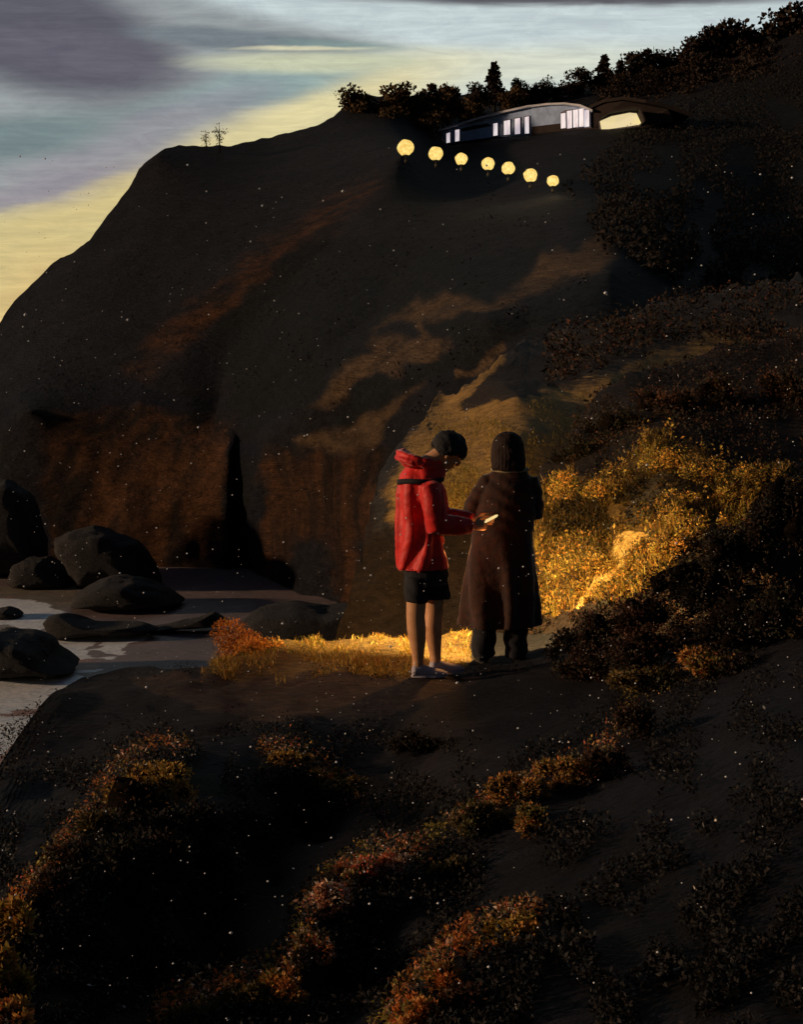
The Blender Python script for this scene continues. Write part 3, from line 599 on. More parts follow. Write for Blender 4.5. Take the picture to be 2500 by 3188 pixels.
q2, c2_ = leaf_cover(head, [(2040,330),(2150,290),(2700,130),(2700,1000),(2200,950),(1900,800),(1750,600)], 30000, .34, lambda px, py: np.array([(.022,.020,.015),(.018,.018,.016),(.028,.018,.014)])[rng.integers(0,3,len(px))]*rng.uniform(.6,1.3,(len(px),1)), .9, lambda px, py: fnoise(px*.008, py*.012, 1.2, 3) > -.2)
q = np.concatenate([q, q2]); c = np.concatenate([c, c2_])
o = quads_mesh('headland_scrub', q, c, M_leaf_dark); tag(o, 'dark low scrub covering the far hillside', 'scrub', kind='stuff')
MIXED = [(.020,.017,.012),(.016,.018,.010),(.030,.018,.010),(.07,.035,.014),(.018,.014,.012),(.12,.055,.018),(.04,.035,.014)]
for (px, py, rx, ry, Y, n, sz, lab) in [
 (450,2620,290,290,6.5,11000,.020,'big rounded dark mound of heath at the lower left with an ochre crown'),
 (1210,2860,270,165,6.1,9000,.019,'dark domed bush at the centre, right of the pink and red flowers'),
 (1660,2590,290,165,7.1,8000,.020,'dark domed bush under the brown bushes of the middle ridge'),
 (800,3170,300,140,5.5,7000,.018,'dark bush at the bottom edge left of centre'),
 (1560,3100,330,210,5.4,9000,.019,'big dark mound rising at the bottom right of centre with a rust rim'),
 (1060,2500,130,70,7.6,2500,.018,'dark green bush between the flower strip and the middle ridge')]:
    bush(px, py, rx, ry, .7, n, sz, MIXED, lab, group='large dark heath mounds', Y=Y, lumps=22)
# right-hand mass of dark bushes in front of the bank
G2 = 'dark bushes on the right in front of the bank'
D = [
 (1780,1985,90,70,9.9,DARK,'dark low bush just right of the long coat'),
 (1900,1950,110,80,9.8,DKRED,'dark red-brown bush under the bright sandy track'),
 (2030,1890,120,95,9.7,DKRED,'dark bush below the hanging yellow leaves'),
 (2160,1780,130,120,9.7,DARK,'black bush hiding the lower end of the sunlit bank'),
 (2290,1720,130,130,9.6,DARK,'black bush second in the row climbing to the right edge'),
 (2400,1640,120,140,9.5,DARK,'black bush third in the row climbing to the right edge'),
 (2490,1560,110,150,9.4,DARK,'tallest black bush at the right edge'),
 (1860,2060,140,70,9.3,DKRED,'rust-dark bush spreading over the path edge'),
 (2060,2000,150,90,9.1,DKRED,'dark bush with dull red leaves over the dark grey stone'),
 (2240,1930,150,110,9.0,DARK,'black bush in the middle of the right-hand thicket'),
 (2420,1880,150,130,8.9,DARK,'black bush near the right edge at half height'),
 (2000,2110,150,40,8.7,OLIVE,'thin olive bush strip along the stone edge'),
 (2180,2040,130,38,8.6,RUST,'strip of rust bush with two red glowing tips'),
 (2330,2060,150,80,8.5,DARK,'dark bush right of the red tipped strip'),
 (2470,2140,130,120,8.3,DARK,'dark bush at the right edge below the red tipped strip'),
 (2200,2200,190,90,8.0,DARK,'wide dark bush above the reddish rocks'),
 (2300,2700,230,150,6.4,DARK,'broad black bush low on the right'),
 (1950,2780,220,120,6.2,DARK,'black bush low between the two rust bush lines'),
 (2420,3000,220,170,5.7,DKRED,'dark brown bush in the bottom right corner'),
 (1850,3050,260,120,5.5,DARK,'black bush along the bottom edge right of centre'),
]
for (px, py, rx, ry, Y, pal, lab) in D:
    bush(px, py, rx, ry, .8, 2600, .024 if Y > 7 else .02, pal, lab, group=G2, Y=Y, mat=M_leaf_dark if pal is DARK else M_leaf)
# lamplit bushes
bush(740,2014,150,100,.6,9500,.020,[(.75,.33,.06),(.6,.22,.05),(.55,.35,.08),(.3,.13,.04)],'round orange and gold bush glowing on the far edge of the ledge', Y=11.15, core=False)
bush(850,2060,80,45,.7,1500,.018,OCHRE,'low golden bush right of the round glowing one', Y=10.9, core=False)
G3 = 'golden bushes growing on the lit bank'
for (px, py, rx, ry, Y, lab) in [
 (2060,1425,75,55,13.6,'tallest golden bush, standing on the top of the bank'),
 (1760,1500,60,45,13.3,'golden bush on the bank right beside the coat shoulder'),
 (1860,1510,60,40,13.2,'small golden bush second along the bank top'),
 (1820,1750,110,60,12.2,'golden leafy bush low on the bank beside the long coat'),
 (2180,1460,90,55,13.4,'olive golden bush right of the tallest one'),
 (2310,1490,80,60,13.3,'yellow-green bush towards the right end of the bank'),
 (2430,1480,60,50,13.3,'grey-green bush ending the bank at the right'),
 (2240,1560,70,60,12.9,'bush with hanging yellow leaves at the bank foot'),
 (2100,1560,90,50,12.9,'orange-brown bush in the middle of the bank'),
 (2090,1700,70,40,11.9,'small bush with pale green-yellow leaves over the black bush')]:
    bush(px, py, rx, ry, .7, 1700, .022, OCHRE+OLIVE[:2], lab, group=G3, Y=Y, core=False)
G4 = 'dark shrubs along the crest of the bank'
for i, (px, py, rx, ry, Y, lab) in enumerate([
 (1800,1400,80,60,15.0,'dark shrub at the left end of the bank crest'),(1930,1330,110,90,15.4,'dark shrub above the small golden bushes'),
 (2080,1260,120,90,16.0,'dark reddish shrub behind the tallest golden bush'),(2250,1230,130,100,16.4,'dark reddish shrub on the crest near the right'),
 (2420,1230,120,110,16.4,'dark shrub on the crest at the right edge')]):
    bush(px, py, rx, ry, .7, 2200, .035, DKRED if i > 1 else DARK, lab, group=G4, Y=Y)

# ------------------------------------------------------------------ trees on the ridge
M_bark = simple('bark', (.03,.02,.014), (.02,.015,.012), 4)
M_tree = leaf_mat('tree_leaves', trans=.08, rough=.8)
TP_BR = [(.13,.075,.024), (.10,.055,.018), (.06,.035,.018), (.04,.03,.02)]
TP_DK = [(.040,.024,.016), (.030,.020,.014), (.055,.028,.016), (.02,.018,.016)]
def tree(px, top, base, w, Y, kind, pal, label, n=1500, group='trees along the ridge'):
    bx, by, bz = P(px, base, Y); s = Y/F; H = (base-top)*s; Rw = w*(.5 if kind == 'conifer' else .62)*s
    root = empty({'conifer':'conifer_tree','round':'broadleaf_tree','sparse':'sparse_tree'}[kind], (bx, by, bz-.5)); tag(root, label, 'tree', group)
    H += .5; vs, fs = [], []
    tube_into(vs, fs, [Vector((0,0,-.5)), Vector((Rw*.05,0,H*.4)), Vector((0,0,H*.92))], [H*.035, H*.024, H*.006], 7)
    cl = []
    if kind == 'conifer':
        m = 34
        for k in range(m):
            t = (k+.5)/m; r = Rw*(1-t)**.75*rng.uniform(.45, 1.0); a = rng.uniform(0, 6.28)
            cl.append((r*math.cos(a), r*math.sin(a), H*(.12+.86*t), .13*H*(1.15-t)))
    else:
        m = 26 if kind == 'round' else 15
        for k in range(m):
            a = rng.uniform(0, 6.28); u = rng.uniform(-1, 1); rr = rng.uniform(.35, 1)
            cl.append((Rw*rr*math.sqrt(1-u*u)*math.cos(a), Rw*rr*math.sqrt(1-u*u)*math.sin(a), H*(.52+.42*u*rr), (.17 if kind == 'round' else .10)*H*rng.uniform(.6,1.2)))
    cl = np.array(cl)
    for c_ in cl[::2]:
        tube_into(vs, fs, [Vector((0,0,c_[2]*.55)), Vector((c_[0]*.5,c_[1]*.5,c_[2]*.82)), Vector((c_[0],c_[1],c_[2]))], [H*.012, H*.008, H*.003], 5)
    mesh_obj('trunk', vs, fs, M_bark, root)
    k = rng.integers(0, len(cl), n); d = rng.normal(size=(n,3)); d /= np.linalg.norm(d, axis=1)[:,None]
    C = cl[k,:3] + d*(rng.uniform(.2,1,n)**.6*cl[k,3])[:,None]*np.array([[1.15,1.15,.8]])
    pa = np.array(pal); cols = pa[rng.integers(0, len(pa), n)]*rng.uniform(.6,1.3,(n,1))
    quads_mesh('crown', rand_leaves(C, rng.uniform(.25,.62,n)*H/7.5*1.3, .1, .7, d), cols, M_tree, root)
    return root
TR = [ # px, top, base, width, Y, kind, pal, label
 (1105,262,372,80,222,'round',0,'first dark tree above the step in the skyline, leftmost of the wood'),
 (1165,300,400,90,224,'round',0,'brown tree just right of the leftmost skyline tree'),
 (1245,250,380,85,228,'round',0,'brown tree with a dark knotted top above the first path lamp'),
 (1300,290,400,70,230,'sparse',0,'thin tree between the knotted tree and the twin-topped one'),
 (1345,262,390,70,232,'sparse',0,'ragged tree left of the house end'),
 (1392,247,400,60,236,'sparse',0,'thin high tree above the left end of the house'),
 (1200,345,440,120,218,'round',0,'broad brown tree low in the wood, left of the first lamps'),
 (1310,350,440,130,222,'round',0,'broad brown tree directly left of the house wall'),
 (1450,290,390,90,244,'round',0,'brown tree behind the low left wing of the house'),
 (1480,262,350,70,250,'round',1,'dark round tree behind the house roof'),
 (1540,204,330,66,262,'conifer',1,'tall stepped dark conifer behind the middle of the house'),
 (1590,270,350,70,258,'round',0,'low brown tree right of the tall stepped conifer'),
 (1607,232,300,30,262,'sparse',1,'small spindly tree right of the tall conifer'),
 (1628,245,330,56,262,'round',1,'squat dark tree behind the house roof top'),
 (1690,242,330,66,264,'round',1,'flat-topped dark tree over the roof, right of the squat one'),
 (1660,262,350,80,264,'round',1,'low dark tree between the squat one and the flat-topped one'),
 (1750,258,330,70,266,'round',1,'dark bushy tree over the curved window bay'),
 (1810,208,310,80,268,'round',1,'rounded dark tree over the bright garage opening'),
 (1882,178,300,62,268,'conifer',1,'pointed dark conifer right of the rounded tree'),
 (1930,196,300,52,270,'conifer',1,'second smaller pointed conifer'),
 (1995,146,270,80,272,'round',1,'dark tree where the wood starts to climb'),
 (2035,140,260,60,272,'sparse',1,'ragged dark tree above the climbing edge of the wood'),
 (2090,150,270,80,272,'round',1,'dark tree in the dip before the big crown'),
 (2150,120,260,90,272,'round',1,'dark tree leaning against the big crown'),
 (2205,72,240,100,272,'round',1,'big dark crown of the upper wood, its left half'),
 (2255,46,230,90,273,'round',1,'big dark crown of the upper wood, its highest top'),
 (2310,78,230,90,273,'round',1,'dark tree sloping off right of the highest crown'),
 (2360,82,220,70,272,'round',1,'ragged dark tree in the last gap of the skyline'),
 (2420,42,220,110,271,'round',1,'dark tree beside the one at the top right corner'),
 (2475,24,210,100,270,'round',1,'dark tree in the top right corner'),
 (640,402,452,22,196,'sparse',2,'faint smudge on the left brow of the headland, built as a sapling'),  # this and the next: smudges of paint built as thin trees
 (682,384,452,34,196,'sparse',2,'second faint smudge on the brow, slightly taller, built as a sapling'),
 (2550,20,220,120,270,'round',1,'dark tree beyond the right edge of the view'),
]
for (px, top, base, w, Y, kind, pl, lab) in TR:
    tree(px, top, base, w, Y, kind, (TP_BR, TP_DK, [(.30,.27,.20),(.22,.2,.16)])[pl], lab, 110 if pl == 2 else 1500)
for i in range(60):       # the wood that covers the hillside under the skyline
    px = 1930 + (i % 12)*53 + rng.uniform(-22, 22); row = i//12
    base = np.interp(px, [1850,2100,2500], [318,290,215]) + row*42 + rng.uniform(-12,12)
    tree(px, base-rng.uniform(80,115), base, rng.uniform(80,115), 262-row*6, 'round', TP_DK, 'one of the black trees of the wood below the skyline at the upper right', 800, 'black trees of the wood below the skyline')

# ------------------------------------------------------------------ house
HY = lambda px: float(np.interp(px, [1360, 1650, 1850, 2000, 2150], [236, 224, 215, 211, 210]))
def HP(px, py, off=0.0): v = PV(px, py, HY(px)); return v + Vector((0, -off, 0))
house = empty('long_house', HP(1600, 440)); hb = house.location.copy()
tag(house, 'long low blue-grey house with a sloping roof and lit white windows on the hill', 'house')
def prism(outline, off, thick):
    """outline in photo pixels on the facade line, given real thickness away from the viewer"""
    a = [HP(x, y, off)-hb for x, y in outline]; b = [p+Vector((0, thick, 0)) for p in a]; n = len(a)
    return a+b, [tuple(range(n))]+[tuple(reversed(range(n, 2*n)))]+[(i, i+n, (i+1) % n+n, (i+1) % n) for i in range(n)]
def part(name, outline, off, thick, mat, parent=house):
    vs, fs = prism(outline, off, thick)
    if parent is not house: pass
    bmx = bmesh.new(); vv = [bmx.verts.new(v) for v in vs]
    for f in fs: bmx.faces.new([vv[i] for i in f])
    bmesh.ops.recalc_face_normals(bmx, faces=bmx.faces)
    return bm_obj(name, bmx, mat, parent, smooth=False)
M_hwall = simple('blue_grey_render', (.36,.50,.80), (.22,.32,.52), .7, .7, .3, .05)
M_hroof = simple('pale_roof_sheet', (.60,.62,.70), (.42,.45,.52), .6, .6, .2, .03)
M_hdark = simple('dark_timber', (.028,.018,.016), (.018,.013,.012), 1.0)
M_winw = emit_mat('lit_white_window', lin((232,222,222)), 1.0, lin((190,176,186)), .9, (2.5,1,.3))
M_winy = emit_mat('lit_yellow_room', lin((242,220,140)), 1.0, lin((226,206,158)), .25)
M_frame = simple('window_frame', (.16,.15,.18), (.10,.10,.12), 2)
lower_top = [(1368,408),(1430,388),(1500,366),(1570,346),(1640,330),(1700,322),(1760,322),(1800,330)]
part('wall', [(1380,447),(1440,440),(1535,427),(1655,421)]+[(1655,337),(1640,339),(1570,354),(1500,371),(1430,393),(1370,413)], 0, 9, M_hwall)
part('wall', [(1655,421),(1655,337),(1700,331),(1755,330),(1800,336),(1838,352),(1842,400),(1742,402)], .15, 9, M_hwall)
part('dark_base', [(1655,425),(1655,396),(1745,386),(1748,402),(1842,400),(1866,404),(1866,412)], .5, 2.0, M_hdark)
part('dark_base', [(1432,402),(1470,392),(1520,384),(1530,392),(1480,402),(1440,410)], .08, .3, M_hdark)
rt = [(1362,405),(1430,386),(1500,365),(1570,347),(1640,332),(1700,325),(1755,323),(1805,329),(1842,345)]
part('roof', rt+[(x, y+6) for x, y in reversed(rt)], 1.0, 11, M_hroof)
rt2 = [(1835,330),(1880,310),(1940,302),(2010,312),(2080,328),(2150,350)]
part('roof', rt2+[(x, y+10) for x, y in reversed(rt2)], .4, 10, M_hdark)
part('dark_wall', [(1843,345),(1880,322),(1940,314),(2010,324),(2080,340),(2100,378),(2000,398),(1866,410),(1843,404)], 0, 8, M_hdark)
def window(x0, x1, t0, t1, b0, b1, off=.0):
    f = part('window', [(x0-2.5,t0-3),(x1+2.5,t1-3),(x1+2.5,b1+1.5),(x0-2.5,b0+1.5)], .22+off, .15, M_frame)
    g = part('pane', [(x0,t0),(x1,t1),(x1,b1),(x0,b0)], .30+off, .05, M_winw, f); return f
for w_ in [(1390,1401,417,413,446,444), (1417,1430,406,404,442,439), (1536,1549,386,384,424,422), (1569,1588,378,374,421,419), (1603,1619,371,368,419,417), (1634,1647,366,363,417,416)]:
    window(*w_)
# curved bay with five tall panes: built on an arc standing proud of the wall
bay = part('window_bay', [(1744,404),(1744,352),(1760,344),(1820,338),(1838,346),(1840,400)], .35, .5, M_frame)
for i in range(5):
    x0 = 1745+i*18.2; k = [0, .5, .8, .6, .1][i]
    tt = [356,350,348,344,346][i]
    part('pane', [(x0,tt),(x0+15.0,tt-2),(x0+15.5,[400,402,400,398,396][i]),(x0+1,[402,404,402,399,398][i])], .6+k, .1, M_winw, bay)
gar = part('lit_opening', [(1864,376),(1900,358),(1960,347),(1986,349),(2000,384),(1994,393),(1869,410)], .1, .3, M_frame)
part('pane', [(1868,378),(1903,363),(1960,352),(1982,354),(1996,384),(1990,389),(1873,406)], .25, .1, M_winy, gar)
part('canopy', [(1858,372),(1890,352),(1960,340),(1988,343),(2004,382),(2000,386),(1984,348),(1958,346),(1895,358),(1862,378)], 2.2, 2.2, M_hdark)

# ------------------------------------------------------------------ path lamps
M_globe = emit_mat('lit_globe', lin((252,222,132)), 1.08, lin((228,184,84)), 3.0)
M_post = simple('lamp_post_metal', (.02,.018,.016), (.03,.025,.02), 4, .6)
def path_lamp(px, py, rpx, Y, label):
    c = PV(px, py, Y); r = rpx*Y/F; g = head.pos(np.array([float(px)]), np.array([py+rpx*1.7])); 
    root = empty('path_lamp', (c.x, c.y, c.z-r*1.5)); tag(root, label, 'lamp', 'round lamps along the hill path')
    vs, fs = [], []; tube_into(vs, fs, [Vector((0,0,-.3)), Vector((0,0,.05)), Vector((0,0,.1)), Vector((0,0,r*.6))], [.14,.14,.06,.06], 10); mesh_obj('post', vs, fs, M_post, root)
    bmx = bmesh.new(); bmesh.ops.create_icosphere(bmx, subdivisions=4, radius=r)
    for v in bmx.verts:
        q = noise.fractal(v.co*1.7/r+Vector((px,0,0)), 1, 2, 3); v.co *= 1+.09*q; v.co.z *= .96; v.co.z += r*1.5
    bm_obj('globe', bmx, M_globe, root)
    vs, fs = [], []; tube_into(vs, fs, [Vector((0,0,r*.50)), Vector((0,0,r*.68))], [r*.45, r*.3], 12); mesh_obj('collar', vs, fs, M_post, root)
    l = bpy.data.lights.new('lamp_glow', 'POINT'); l.energy = 60; l.color = (1,.75,.4); l.shadow_soft_size = r*1.15
    lo = bpy.data.objects.new('lamp_glow', l); COL.objects.link(lo); lo.parent = root; lo.location = (0, -r*2.6, r*.6)
    return root
for px, py, r_, Y, lab in [(1263,460,25,150,'largest round yellow lamp, at the upper left end of the row'), (1357,478,22,148,'second round lamp from the upper left'),
        (1436,495,19,146,'third lamp, slightly flattened, below the left end of the house'), (1520,510,20,144,'middle lamp of the row of seven'),
        (1583,524,20,142,'fifth lamp, below the four tall windows'), (1652,546,21,140,'sixth lamp, second from the lower right end'),
        (1722,563,18,138,'smallest lamp, at the lower right end of the row')]:
    path_lamp(px, py, r_, Y, lab)

# ------------------------------------------------------------------ people
M_red = simple('red_jacket_cloth', (.80,.016,.012), (.55,.012,.012), 14, .55, .5, .006, .4)
M_black = simple('black_cloth', (.012,.013,.018), (.020,.020,.026), 25, .85, .5, .004)
M_skin = simple('skin', (.66,.36,.19), (.56,.28,.13), 18, .5, .2, .002, .4)
M_hair = simple('black_hair', (.010,.012,.018), (.012,.013,.016), 10, .85, .3, .006, .5, (1,6,1))
M_hood = simple('dark_brown_hair', (.018,.009,.008), (.026,.014,.012), 12, .8, .6, .005, .25, (3,3,1))
M_coat = simple('brown_coat_cloth', (.046,.013,.004), (.022,.007,.004), 16, .8, .6, .006)
for m_ in (M_red, M_coat):
    b_ = [q for q in m_.node_tree.nodes if q.type == 'BSDF_PRINCIPLED'][0]; b_.inputs['Sheen Weight'].default_value = .35; b_.inputs['Sheen Roughness'].default_value = .4
M_shoe = simple('white_canvas', (.50,.46,.52), (.38,.36,.42), 20, .7)
M_boot = simple('black_boot', (.014,.013,.013), (.022,.02,.02), 20, .6)
M_trim = simple('pale_piping', (.36,.33,.20), (.28,.26,.17), 20)
def V3(*a): return Vector(a)
def loft_into(vs, fs, rings, n=28):
    """rings: (centre, half-axis vector a, half-axis vector b)"""
    base = len(vs)
    for c, a, b in rings:
        for k in range(n): t = 2*math.pi*k/n; vs.append(c + a*math.cos(t) + b*math.sin(t))
    m = len(rings)
    for i in range(m-1):
        for k in range(n): fs.append((base+i*n+k, base+i*n+(k+1) % n, base+(i+1)*n+(k+1) % n, base+(i+1)*n+k))
    fs.append(tuple(base+k for k in reversed(range(n)))); fs.append(tuple(base+(m-1)*n+k for k in range(n)))
def fused(name, vs, fs, mat, parent, voxel=.008, smooth_it=3, fn=None):  # noqa
    """fuse overlapping closed pieces into one continuous skin"""
    me = bpy.data.meshes.new(name+'_raw'); me.from_pydata([tuple(v) for v in vs], [], fs); me.update()
    bmx = bmesh.new(); bmx.from_mesh(me); bmesh.ops.recalc_face_normals(bmx, faces=bmx.faces); bmx.to_mesh(me); bmx.free()
    tmp = bpy.data.objects.new(name+'_raw', me); COL.objects.link(tmp)
    r = tmp.modifiers.new('r', 'REMESH'); r.mode = 'VOXEL'; r.voxel_size = voxel
    s = tmp.modifiers.new('s', 'SMOOTH'); s.iterations = smooth_it; s.factor = .6
    dg = bpy.context.evaluated_depsgraph_get(); me2 = bpy.data.meshes.new_from_object(tmp.evaluated_get(dg))
    bpy.data.objects.remove(tmp); bpy.data.meshes.remove(me); me2.name = name
    if fn:
        me2.update(); nrm = [v.normal.copy() for v in me2.vertices]
        for v, nn in zip(me2.vertices, nrm): v.co = v.co + fn(v.co, nn)
        me2.update()
    me2.polygons.foreach_set('use_smooth', [True]*len(me2.polygons)); me2.materials.clear(); me2.materials.append(mat)
    o = bpy.data.objects.new(name, me2); COL.objects.link(o); o.parent = parent; return o
def sphere_into(vs, fs, c, ax, ay, az, n=20, m=14, shape=None):
    base = len(vs)
    for i in range(1, m):
        th = math.pi*i/m
        for k in range(n):
            ph = 2*math.pi*k/n; a, b, g = math.sin(th)*math.cos(ph), math.sin(th)*math.sin(ph), math.cos(th)
            if shape: a, b, g = shape(a, b, g)
            vs.append(c + ax*a + ay*b + az*g)
    g1, g2 = (0,0,1), (0,0,-1)
    if shape: g1, g2 = shape(*g1), shape(*g2)
    vs.append(c+ax*g1[0]+ay*g1[1]+az*g1[2]); vs.append(c+ax*g2[0]+ay*g2[1]+az*g2[2]); t, b_ = len(vs)-2, len(vs)-1
    for i in range(m-2):
        for k in range(n): fs.append((base+i*n+k, base+(i+1)*n+k, base+(i+1)*n+(k+1) % n, base+i*n+(k+1) % n))
    for k in range(n): fs.append((t, base+k, base+(k+1) % n)); fs.append((b_, base+(m-2)*n+(k+1) % n, base+(m-2)*n+k))
def head_into(vs, fs, c, f, u, K=1.0):
    """skull with jaw, brow, nose, ears; f = facing, u = up"""
    f = f.normalized()*K; s = u.cross(f).normalized()*K; u = f.cross(s).normalized()*K
    def shp(a, b, g):   # a forward, b side, g up
        w = 1.0
        if g < 0: b *= 1+.28*g; a *= 1+.10*g
        if a > .5: b *= .93
        return a, b, g
    sphere_into(vs, fs, c+u*.02, f*.095, s*.076, u*.100, shape=shp)
    sphere_into(vs, fs, c-u*.045+f*.022, f*.066, s*.056, u*.068)            # jaw
    sphere_into(vs, fs, c-u*.095+f*.060, f*.020, s*.024, u*.018, 10, 8)     # chin
    sphere_into(vs, fs, c+u*.022+f*.078, f*.018, s*.052, u*.014, 12, 8)     # brow
    sphere_into(vs, fs, c-u*.018+f*.098, f*.018, s*.013, u*.024, 10, 8)     # nose
    sphere_into(vs, fs, c-u*.058+f*.082, f*.013, s*.026, u*.010, 10, 8)     # lips
    for q in (-1, 1):
        sphere_into(vs, fs, c-u*.01+s*q*.078-f*.006, f*.020, s*.010, u*.032, 10, 8)   # ear
        sphere_into(vs, fs, c-u*.022+s*q*.038+f*.060, f*.024, s*.022, u*.020, 10, 8)  # cheek
def eyes(c, f, u, parent):
    f = f.normalized(); s = u.cross(f).normalized(); vs, fs = [], []
    for q in (-1, 1):
        vs, fs = [], []; sphere_into(vs, fs, c+u*.003+s*q*.031+f*.082, f*.012, s*.013, u*.010, 10, 8); mesh_obj('eye', vs, fs, M_white, parent)
M_white = simple('eye_white', (.5,.48,.45), (.45,.42,.4), 10, .3)
def hand_into(vs, fs, wrist, d, side, palm_n, curl=.9):
    """palm and five separate fingers; d = towards the fingertips, side = thumb side, palm_n = where the palm faces"""
    d = d.normalized(); palm_n = palm_n.normalized(); side = side.normalized()
    loft_into(vs, fs, [(wrist-d*.02, side*.026, palm_n*.018), (wrist+d*.03, side*.036, palm_n*.016), (wrist+d*.085, side*.040, palm_n*.013)], 14)
    for i, (L, off) in enumerate([(.070,.030), (.078,.010), (.073,-.010), (.058,-.029)]):
        p = wrist + d*.08 + side*off; pts = [p-d*.01]; a = 0
        for sgm in (.45, .32, .23):
            a += curl*(.55 if sgm == .45 else .75); p = p + (d*math.cos(a)+palm_n*math.sin(a))*L*sgm; pts.append(p)
        tube_into(vs, fs, pts, [.0095, .0088, .0080, .0065], 10)
    p = wrist + d*.025 + side*.026
    tube_into(vs, fs, [p, p+side*.024+d*.022+palm_n*.008, p+side*.030+d*.046+palm_n*.020, p+side*.022+d*.064+palm_n*.034], [.0135,.0115,.0098,.0075], 10)

# --- person in the red jacket, seen from the side, head bowed
S1 = 10.1/F
p1 = empty('person', PV(1320, 2106, 10.1)); tag(p1, 'standing person in a red jacket and black shorts, head bowed, reaching forward', 'person')
p1.location.z = 0.0 if abs(p1.location.z) < .1 else p1.location.z
def A(px, py, y=0.0): return V3((px-1320)*S1, y, (2106-py)*S1)
cH = A(1394, 1402, .02); fH = V3(.80, .22, -.62); uH = V3(.60, 0, .78)
vs, fs = [], []
head_into(vs, fs, cH, fH, uH, 1.13)
tube_into(vs, fs, [A(1305,1470), A(1325,1442,.0), A(1352,1424,.01), A(1378,1406,.02)], [.080,.068,.064,.062], 18)
X, Yv = V3(1,0,0), V3(0,1,0)
loft_into(vs, fs, [(A(1318,1790), X*.12, Yv*.09), (A(1318,1700), X*.13, Yv*.11), (A(1315,1600), X*.14, Yv*.13), (A(1315,1510), X*.13, Yv*.16), (A(1312,1470), X*.07, Yv*.08)])
LEGS = [([A(1302,1785,-.06), A(1296,1850,-.07), A(1294,1895,-.07), A(1293,1915,-.07), A(1296,1955,-.065), A(1299,2000,-.06), A(1301,2050,-.06), A(1301,2085,-.06)], [.072,.073,.070,.067,.069,.058,.042,.044]),
        ([A(1346,1785,.06), A(1352,1850,.08), A(1353,1895,.08), A(1352,1915,.08), A(1349,1955,.08), A(1352,2000,.085), A(1357,2050,.09), A(1358,2085,.09)], [.072,.072,.068,.066,.068,.057,.041,.043])]
for pts, rd in LEGS: tube_into(vs, fs, pts, rd, 20)
def arm(shoulder, elbow, wrist, r=(.058,.046,.044,.030), neck=None):
    if neck is not None:
        return [neck, neck.lerp(shoulder,.6), shoulder, shoulder.lerp(elbow,.3), shoulder.lerp(elbow,.75), elbow, elbow.lerp(wrist,.2), elbow.lerp(wrist,.6), wrist], [r[0]*.6, r[0]*.9, r[0], r[0], r[1]*1.02, r[1], r[1]*.97, r[2], r[3]]
    return [shoulder, shoulder.lerp(elbow,.55), elbow, elbow.lerp(wrist,.45), wrist], [r[0], r[0]*.92, r[1], r[2], r[3]]
ARM1 = (A(1338,1512,-.16), A(1362,1622,-.17), A(1465,1632,-.05)); ARM2 = (A(1345,1512,.16), A(1378,1612,.18), A(1475,1618,.10))
for a_ in (ARM1, ARM2): pts, rd = arm(*a_); tube_into(vs, fs, pts, rd, 16)
hand_into(vs, fs, ARM1[2]+V3(.015,.005,0), V3(1,.35,.05), V3(0,.1,1), V3(-.3,1,0), .75)
hand_into(vs, fs, ARM2[2]+V3(.015,-.005,0), V3(1,-.25,.02), V3(0,.1,1), V3(.3,-1,0), .75)
fused('body', vs, fs, M_skin, p1, .0055, 3)
eyes(cH, fH, uH, p1)
# hair: cap over the back and top of the head
vs, fs = [], []; sH = uH.cross(fH).normalized(); f_ = fH.normalized(); u_ = uH.normalized()
def hshape(a, b, g):
    cut = -.42 if a < -.1 else (-.42 + (a+.1)*.75 if a < .35 else -.08+ (a-.35)*.15)
    cut += .10*math.sin(9*b+4*a)+.05*math.sin(23*b+11*a)
    if g < cut: k = .80; g = cut + (g-cut)*.25; a, b = a*k, b*k
    j = 1+.035*math.sin(9*a+5*b)*math.cos(7*g)
    return a*j, b*j, g*j
sphere_into(vs, fs, cH+u_*.026-f_*.008, f_*.138, sH*.108, u_*.128, 40, 30, hshape)
fused('hair', vs, fs, M_hair, p1, .005, 2, lambda co, nn: nn*(.003*noise.fractal(co*28, 1, 2, 3)+.0006*math.sin(co.x*160+co.z*120+6*noise.noise(co*12))))
# shorts
vs, fs = [], []
loft_into(vs, fs, [(A(1320,1690), X*.125, Yv*.105), (A(1322,1745), X*.150, Yv*.140), (A(1326,1785), X*.165, Yv*.165), (A(1328,1820), X*.165, Yv*.168)])
loft_into(vs, fs, [(A(1300,1790,-.07), X*.095, Yv*.10), (A(1297,1868,-.07), X*.088, Yv*.092)])
loft_into(vs, fs, [(A(1352,1790,.07), X*.105, Yv*.09), (A(1360,1870,.08), X*.102, Yv*.095)])
fused('shorts', vs, fs, M_black, p1, .009, 3, lambda co, nn: nn*.006*math.sin(co.z*38+co.x*22+3*noise.noise(co*9)))
